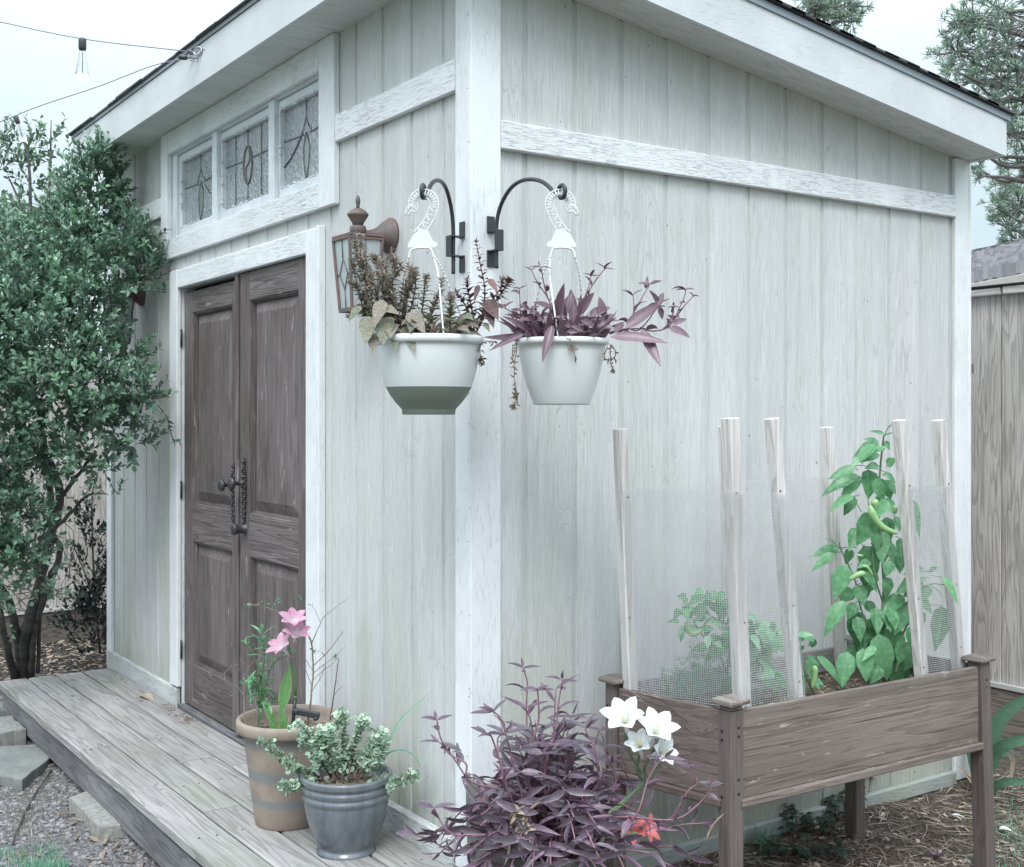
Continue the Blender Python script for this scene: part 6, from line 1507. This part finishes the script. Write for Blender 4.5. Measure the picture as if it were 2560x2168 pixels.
def tufts(mb, cx, cy, R_, n_, H, ok=None, W=.0035):
    for i in range(n_):
        a = U(0, 6.28); rr = R_*math.sqrt(U(0, 1)); x, y = cx+math.cos(a)*rr, cy+math.sin(a)*rr
        if ok and not ok(x, y): continue
        b_ = U(0, 6.28); mb.leaf(on_ground(x, y)-V((0, 0, .004)), V((math.cos(b_)*U(.3, 1.5), math.sin(b_)*U(.3, 1.5), 1)), V((math.cos(b_), math.sin(b_), .3))*-1, H*U(.5, 1.2), W*U(.7, 1.3), .3, -U(.5, 1.9), 5, lambda s: (1-s**2)*.98+.02)
m = MB()
for i in range(26):
    px_, py_ = U(-200, 230), U(2100, 2400); z_ = -.145; p = PZ(px_, py_+max(0, px_)*.15, z_); tufts(m, p.x, p.y, .09, 120, .06)
p = PZ(20, 2220, -.145); tufts(m, p.x, p.y, .18, 1100, .065)
p = PZ(110, 2180, -.145); tufts(m, p.x, p.y, .08, 350, .05)
tag(m.build('grass', 'grass'), 'blue green tufts of lawn grass in the near left corner', 'grass', kind='stuff')
m = MB()
for i in range(60):
    p = PZ(U(0, 560), U(1960, 2168), -.145); tufts(m, p.x, p.y, .05, 9, .06, lambda x, y: y < -.62)
tag(m.build('dry_grass', 'straw_grass'), 'thin dry grass scattered over the dirt in front of the deck', 'grass', kind='stuff')
m = MB()
for (px_, py_, n_, R_) in ((2540, 2100, 130, .12), (2550, 2040, 80, .10), (2530, 2000, 40, .08), (2500, 1975, 30, .06), (2440, 2150, 26, .05), (2500, 2165, 24, .05), (2560, 2160, 130, .15), (2480, 2060, 16, .05), (2600, 2080, 150, .15)):
    p = PZ(px_, py_, -.03); tufts(m, p.x, p.y, R_, n_, .045, W=.003)
tag(m.build('grass', 'grass'), 'sparse grass growing through the pine straw near the right edge', 'grass', kind='stuff')
# weeds below the planter
def I5(x, y, z=0.): return PZ(1700+x/2.422, 1500+y/2.422, z)
def palm(mb, p, s, tone):
    a0 = U(0, 6.28)
    for k in range(5): a = a0+(k-2)*.62; mb.leaf(p, V((math.cos(a), math.sin(a), -.15)), V((0, 0, 1)), s*(1-.12*abs(k-2)), s*.42, .2, .4, 5, ovate, r=tone)
for (pts, label, hh) in (([(640, 1400), (700, 1380), (780, 1390), (850, 1420), (900, 1400), (950, 1330), (1000, 1290), (880, 1330), (700, 1440)], 'dark trailing five leaved vine on the ground below the planter, near its rear leg', .10), ([(700, 1560), (790, 1570), (900, 1560), (980, 1560), (560, 1560), (620, 1580)], 'small dark five leaved weeds at the bottom edge beneath the planter', .05), ([(1080, 1300), (1110, 1240), (1060, 1330)], 'dark ivy shoot climbing the rear planter leg', .16)):
    g0 = I5(*pts[0], -.03); t = thing('ground_vine', g0, label, 'weed'); m, st = MB(), MB()
    for (x, y) in pts:
        for k in range(9):
            b_ = I5(x+U(-35, 35), y+U(-25, 25), -.03); q = b_+V((U(-.02, .02), U(-.02, .02), U(.02, hh))); st.tube([b_, q], .0012, 4); palm(m, q, U(.024, .042), U(0, 1))
    m.build('foliage', mat_leaf('ivy_'+str(len(pts)), [(0, (.02, .04, .03)), (1, (.06, .10, .075))], ribf=.2, rough=.4, trans=.15), t); st.build('stem', 'brown_stem', t)
g0 = I5(530, 1500, -.03); t = thing('grassy_weed', g0, 'tuft of narrow leaved weed just right of the near planter leg', 'weed'); m = MB()
for i in range(30): a = U(0, 6.28); m.leaf(g0+V((U(-.03, .03), U(-.03, .03), 0)), V((math.cos(a), math.sin(a), U(.4, 1.4))), V((0, 0, 1)), U(.05, .12), U(.008, .014), .3, U(.3, 1.2), 6, lance)
m.build('foliage', 'strap', t)
# strap leaved lily at the right
g0 = PZ(2452, 1990, -.03); Zs = (g0-CAM).dot(V((XA[1], YA[1], 0)))
t = thing('strap_leaf_lily', g0, 'clump of long arching strap leaves behind the right planter leg', 'plant'); m = MB()
for path, W, r in (([(2455, 1990), (2445, 1900), (2420, 1850), (2402, 1800)], .035, .1), ([(2460, 1990), (2470, 1880), (2500, 1800), (2560, 1750), (2620, 1730)], .075, .8), ([(2460, 1990), (2480, 1900), (2520, 1860), (2590, 1850), (2650, 1880)], .06, .5), ([(2455, 1990), (2470, 1930), (2490, 1890), (2530, 1880)], .05, .4), ([(2460, 1990), (2440, 1930), (2425, 1880), (2418, 1850)], .05, .2), ([(2465, 1990), (2500, 1960), (2560, 1955), (2620, 1975)], .04, .6), ([(2455, 1990), (2462, 1900), (2470, 1850), (2490, 1815)], .04, .3)):
    ribbon(m, [D(x, y, Zs+.25*(k/len(path))*(1 if r < .5 else -1)) for k, (x, y) in enumerate(path)], W, r)
m.build('foliage', 'strap', t)
m = MB()
for path in ([(2450, 1992), (2435, 1960), (2415, 1935), (2395, 1915)], [(2520, 1885), (2532, 1900), (2528, 1935), (2515, 1975)], [(2455, 1990), (2440, 1950), (2410, 1930)]): ribbon(m, [D(x, y, Zs-.05) for x, y in path], .022, .6)
m.build('dead_leaf', 'deadleaf', t)
g0 = PZ(2340, 2150, -.03); t = thing('purple_seedling', g0, 'little purple leaved seedling in the pine straw left of the right planter leg', 'plant'); m = MB()
for k in range(6): a = k*1.05; m.leaf(g0, V((math.cos(a), math.sin(a), 1.2)), V((0, 0, 1)), .05, .017, .5, .5, 6, lance, r=.3)
m.build('foliage', 'purple', t)
# leaf on the deck, debris, shells, twig
p = PZ(361, 1745, dz(-2.9)+.004); m = MB(); m.leaf(p+V((-.07, 0, .002)), (1, .15, .12), (0, 0, 1), .16, .06, .3, .5, 7, ovate, r=.95)
tag(m.build('dry_leaf', 'deadleaf', loc=p), 'pale curled dead leaf lying on the deck boards before the wall', 'leaf')
m = MB()
for i in range(60): x = U(-2.78, -2.35); y = -.03-abs(random.gauss(0, .035)); blob(m, V((x, y, dz(x)+.002)), U(.002, .008))
for i in range(30): x = U(-2.8, -2.3); a = U(0, 6.28); m.leaf((x, -.03-U(0, .08), dz(x)+.004), (math.cos(a), math.sin(a), .1), (0, 0, 1), U(.015, .03), .005, .2, .3, 4)
tag(m.build('crumbs', 'bark', loc=(-2.6, -.05, dz(-2.6))), 'dirt crumbs swept together on the deck at the door frame foot', 'debris', kind='stuff')
for (x, y, l) in ((1690, 1310, 'thin white shard lying in the pine straw left of the right planter leg'), (1980, 1395, 'white oval shell half lying in grass right of the planter leg')):
    p = I5(x, y, -.02); m = MB(); m.leaf(p+V((-.02, -.02, .004)), (.8, .6, .12), (0, 0, 1), .055, .022 if x < 1800 else .04, .25, .7, 6, ovate); tag(m.build('white_shard', 'pale', loc=p), l, 'debris', 'white shards in the straw')
m = MB(); c = cat_rom([PZ(x, y, -.135) for x, y in ((130, 1925), (85, 1990), (45, 2070), (30, 2110))], 6); m.tube([q+rnd_dir()*.003 for q in c], .004, 6)
tag(m.build('twig', 'shrub_wood', loc=c[0]), 'dark bare twig lying on the dirt left of the concrete block', 'twig')
for i, (x, y, z, l) in enumerate(((2050, 60, 0, 0),)): pass
# sticks under the deck edge
m = MB()
for i in range(26): p = on_ground(U(-2.0, -1.0), U(-.72, -.60))+V((0, 0, .01)); a = U(0, 6.28); q = p+V((math.cos(a), math.sin(a), U(-.05, .15)))*U(.04, .10); m.beam(p, q, .012, .003, bev=.001)
tag(m.build('bark_debris', 'bark', loc=(-1.5, -.66, -.14)), 'loose bark strips and chips along the foot of the deck edge', 'debris', kind='stuff')

# ================================================================ LIGHT, WORLD, CAMERA
w = bpy.data.worlds.new('World'); scene.world = w; w.use_nodes = True
nt = w.node_tree; nt.nodes.clear(); n = N(nt)
SUN_EL, SUN_AZ = math.radians(52), math.atan2(-.62, .78)
sky = n.node('ShaderNodeTexSky', sky_type='NISHITA'); sky.sun_disc = False; sky.sun_elevation = SUN_EL
sky.sun_rotation = math.pi/2-SUN_AZ
tcn = n.node('ShaderNodeTexCoord').outputs['Generated']
sp = n.node('ShaderNodeSeparateXYZ'); n.link(tcn, sp.inputs[0])
cl = n.noise(n.scl(tcn, (1, 1, 2.6)), 2.2, 5, .55, .3)
grad = n.smooth(sp.outputs[2], .12, .85)
over = n.mix(n.smooth(cl, .38, .66), (5.2, 6.4, 6.9), (6.1, 6.95, 7.3))
over = n.mix(grad, over, (20.5, 22.8, 24.6))
allc = n.mix(.93, sky.outputs[0], over)
bg = n.node('ShaderNodeBackground'); n.link(allc, bg.inputs[0]); bg.inputs[1].default_value = .1
wo = n.node('ShaderNodeOutputWorld'); n.link(bg.outputs[0], wo.inputs[0])
sd = bpy.data.lights.new('sun', 'SUN'); sd.energy = 1.45; sd.angle = math.radians(24); sd.color = (1, .975, .94)
so = bpy.data.objects.new('sun', sd); COL.objects.link(so)
dirv = V((math.cos(SUN_AZ)*math.cos(SUN_EL), math.sin(SUN_AZ)*math.cos(SUN_EL), math.sin(SUN_EL)))
so.rotation_euler = dirv.to_track_quat('Z', 'Y').to_euler()
cd = bpy.data.cameras.new('camera'); co = bpy.data.objects.new('camera', cd); COL.objects.link(co)
cd.sensor_width = 36; cd.lens = 36*F/2560; cd.shift_y = -44/2560; cd.clip_end = 500; cd.clip_start = .05
fw = V((XA[1], YA[1], 0)); co.location = CAM
co.rotation_euler = (-fw).to_track_quat('Z', 'Y').to_euler()
scene.camera = co
scene.view_settings.view_transform = 'Standard'; scene.view_settings.look = 'None'
scene.view_settings.gamma = 1; scene.view_settings.exposure = .46
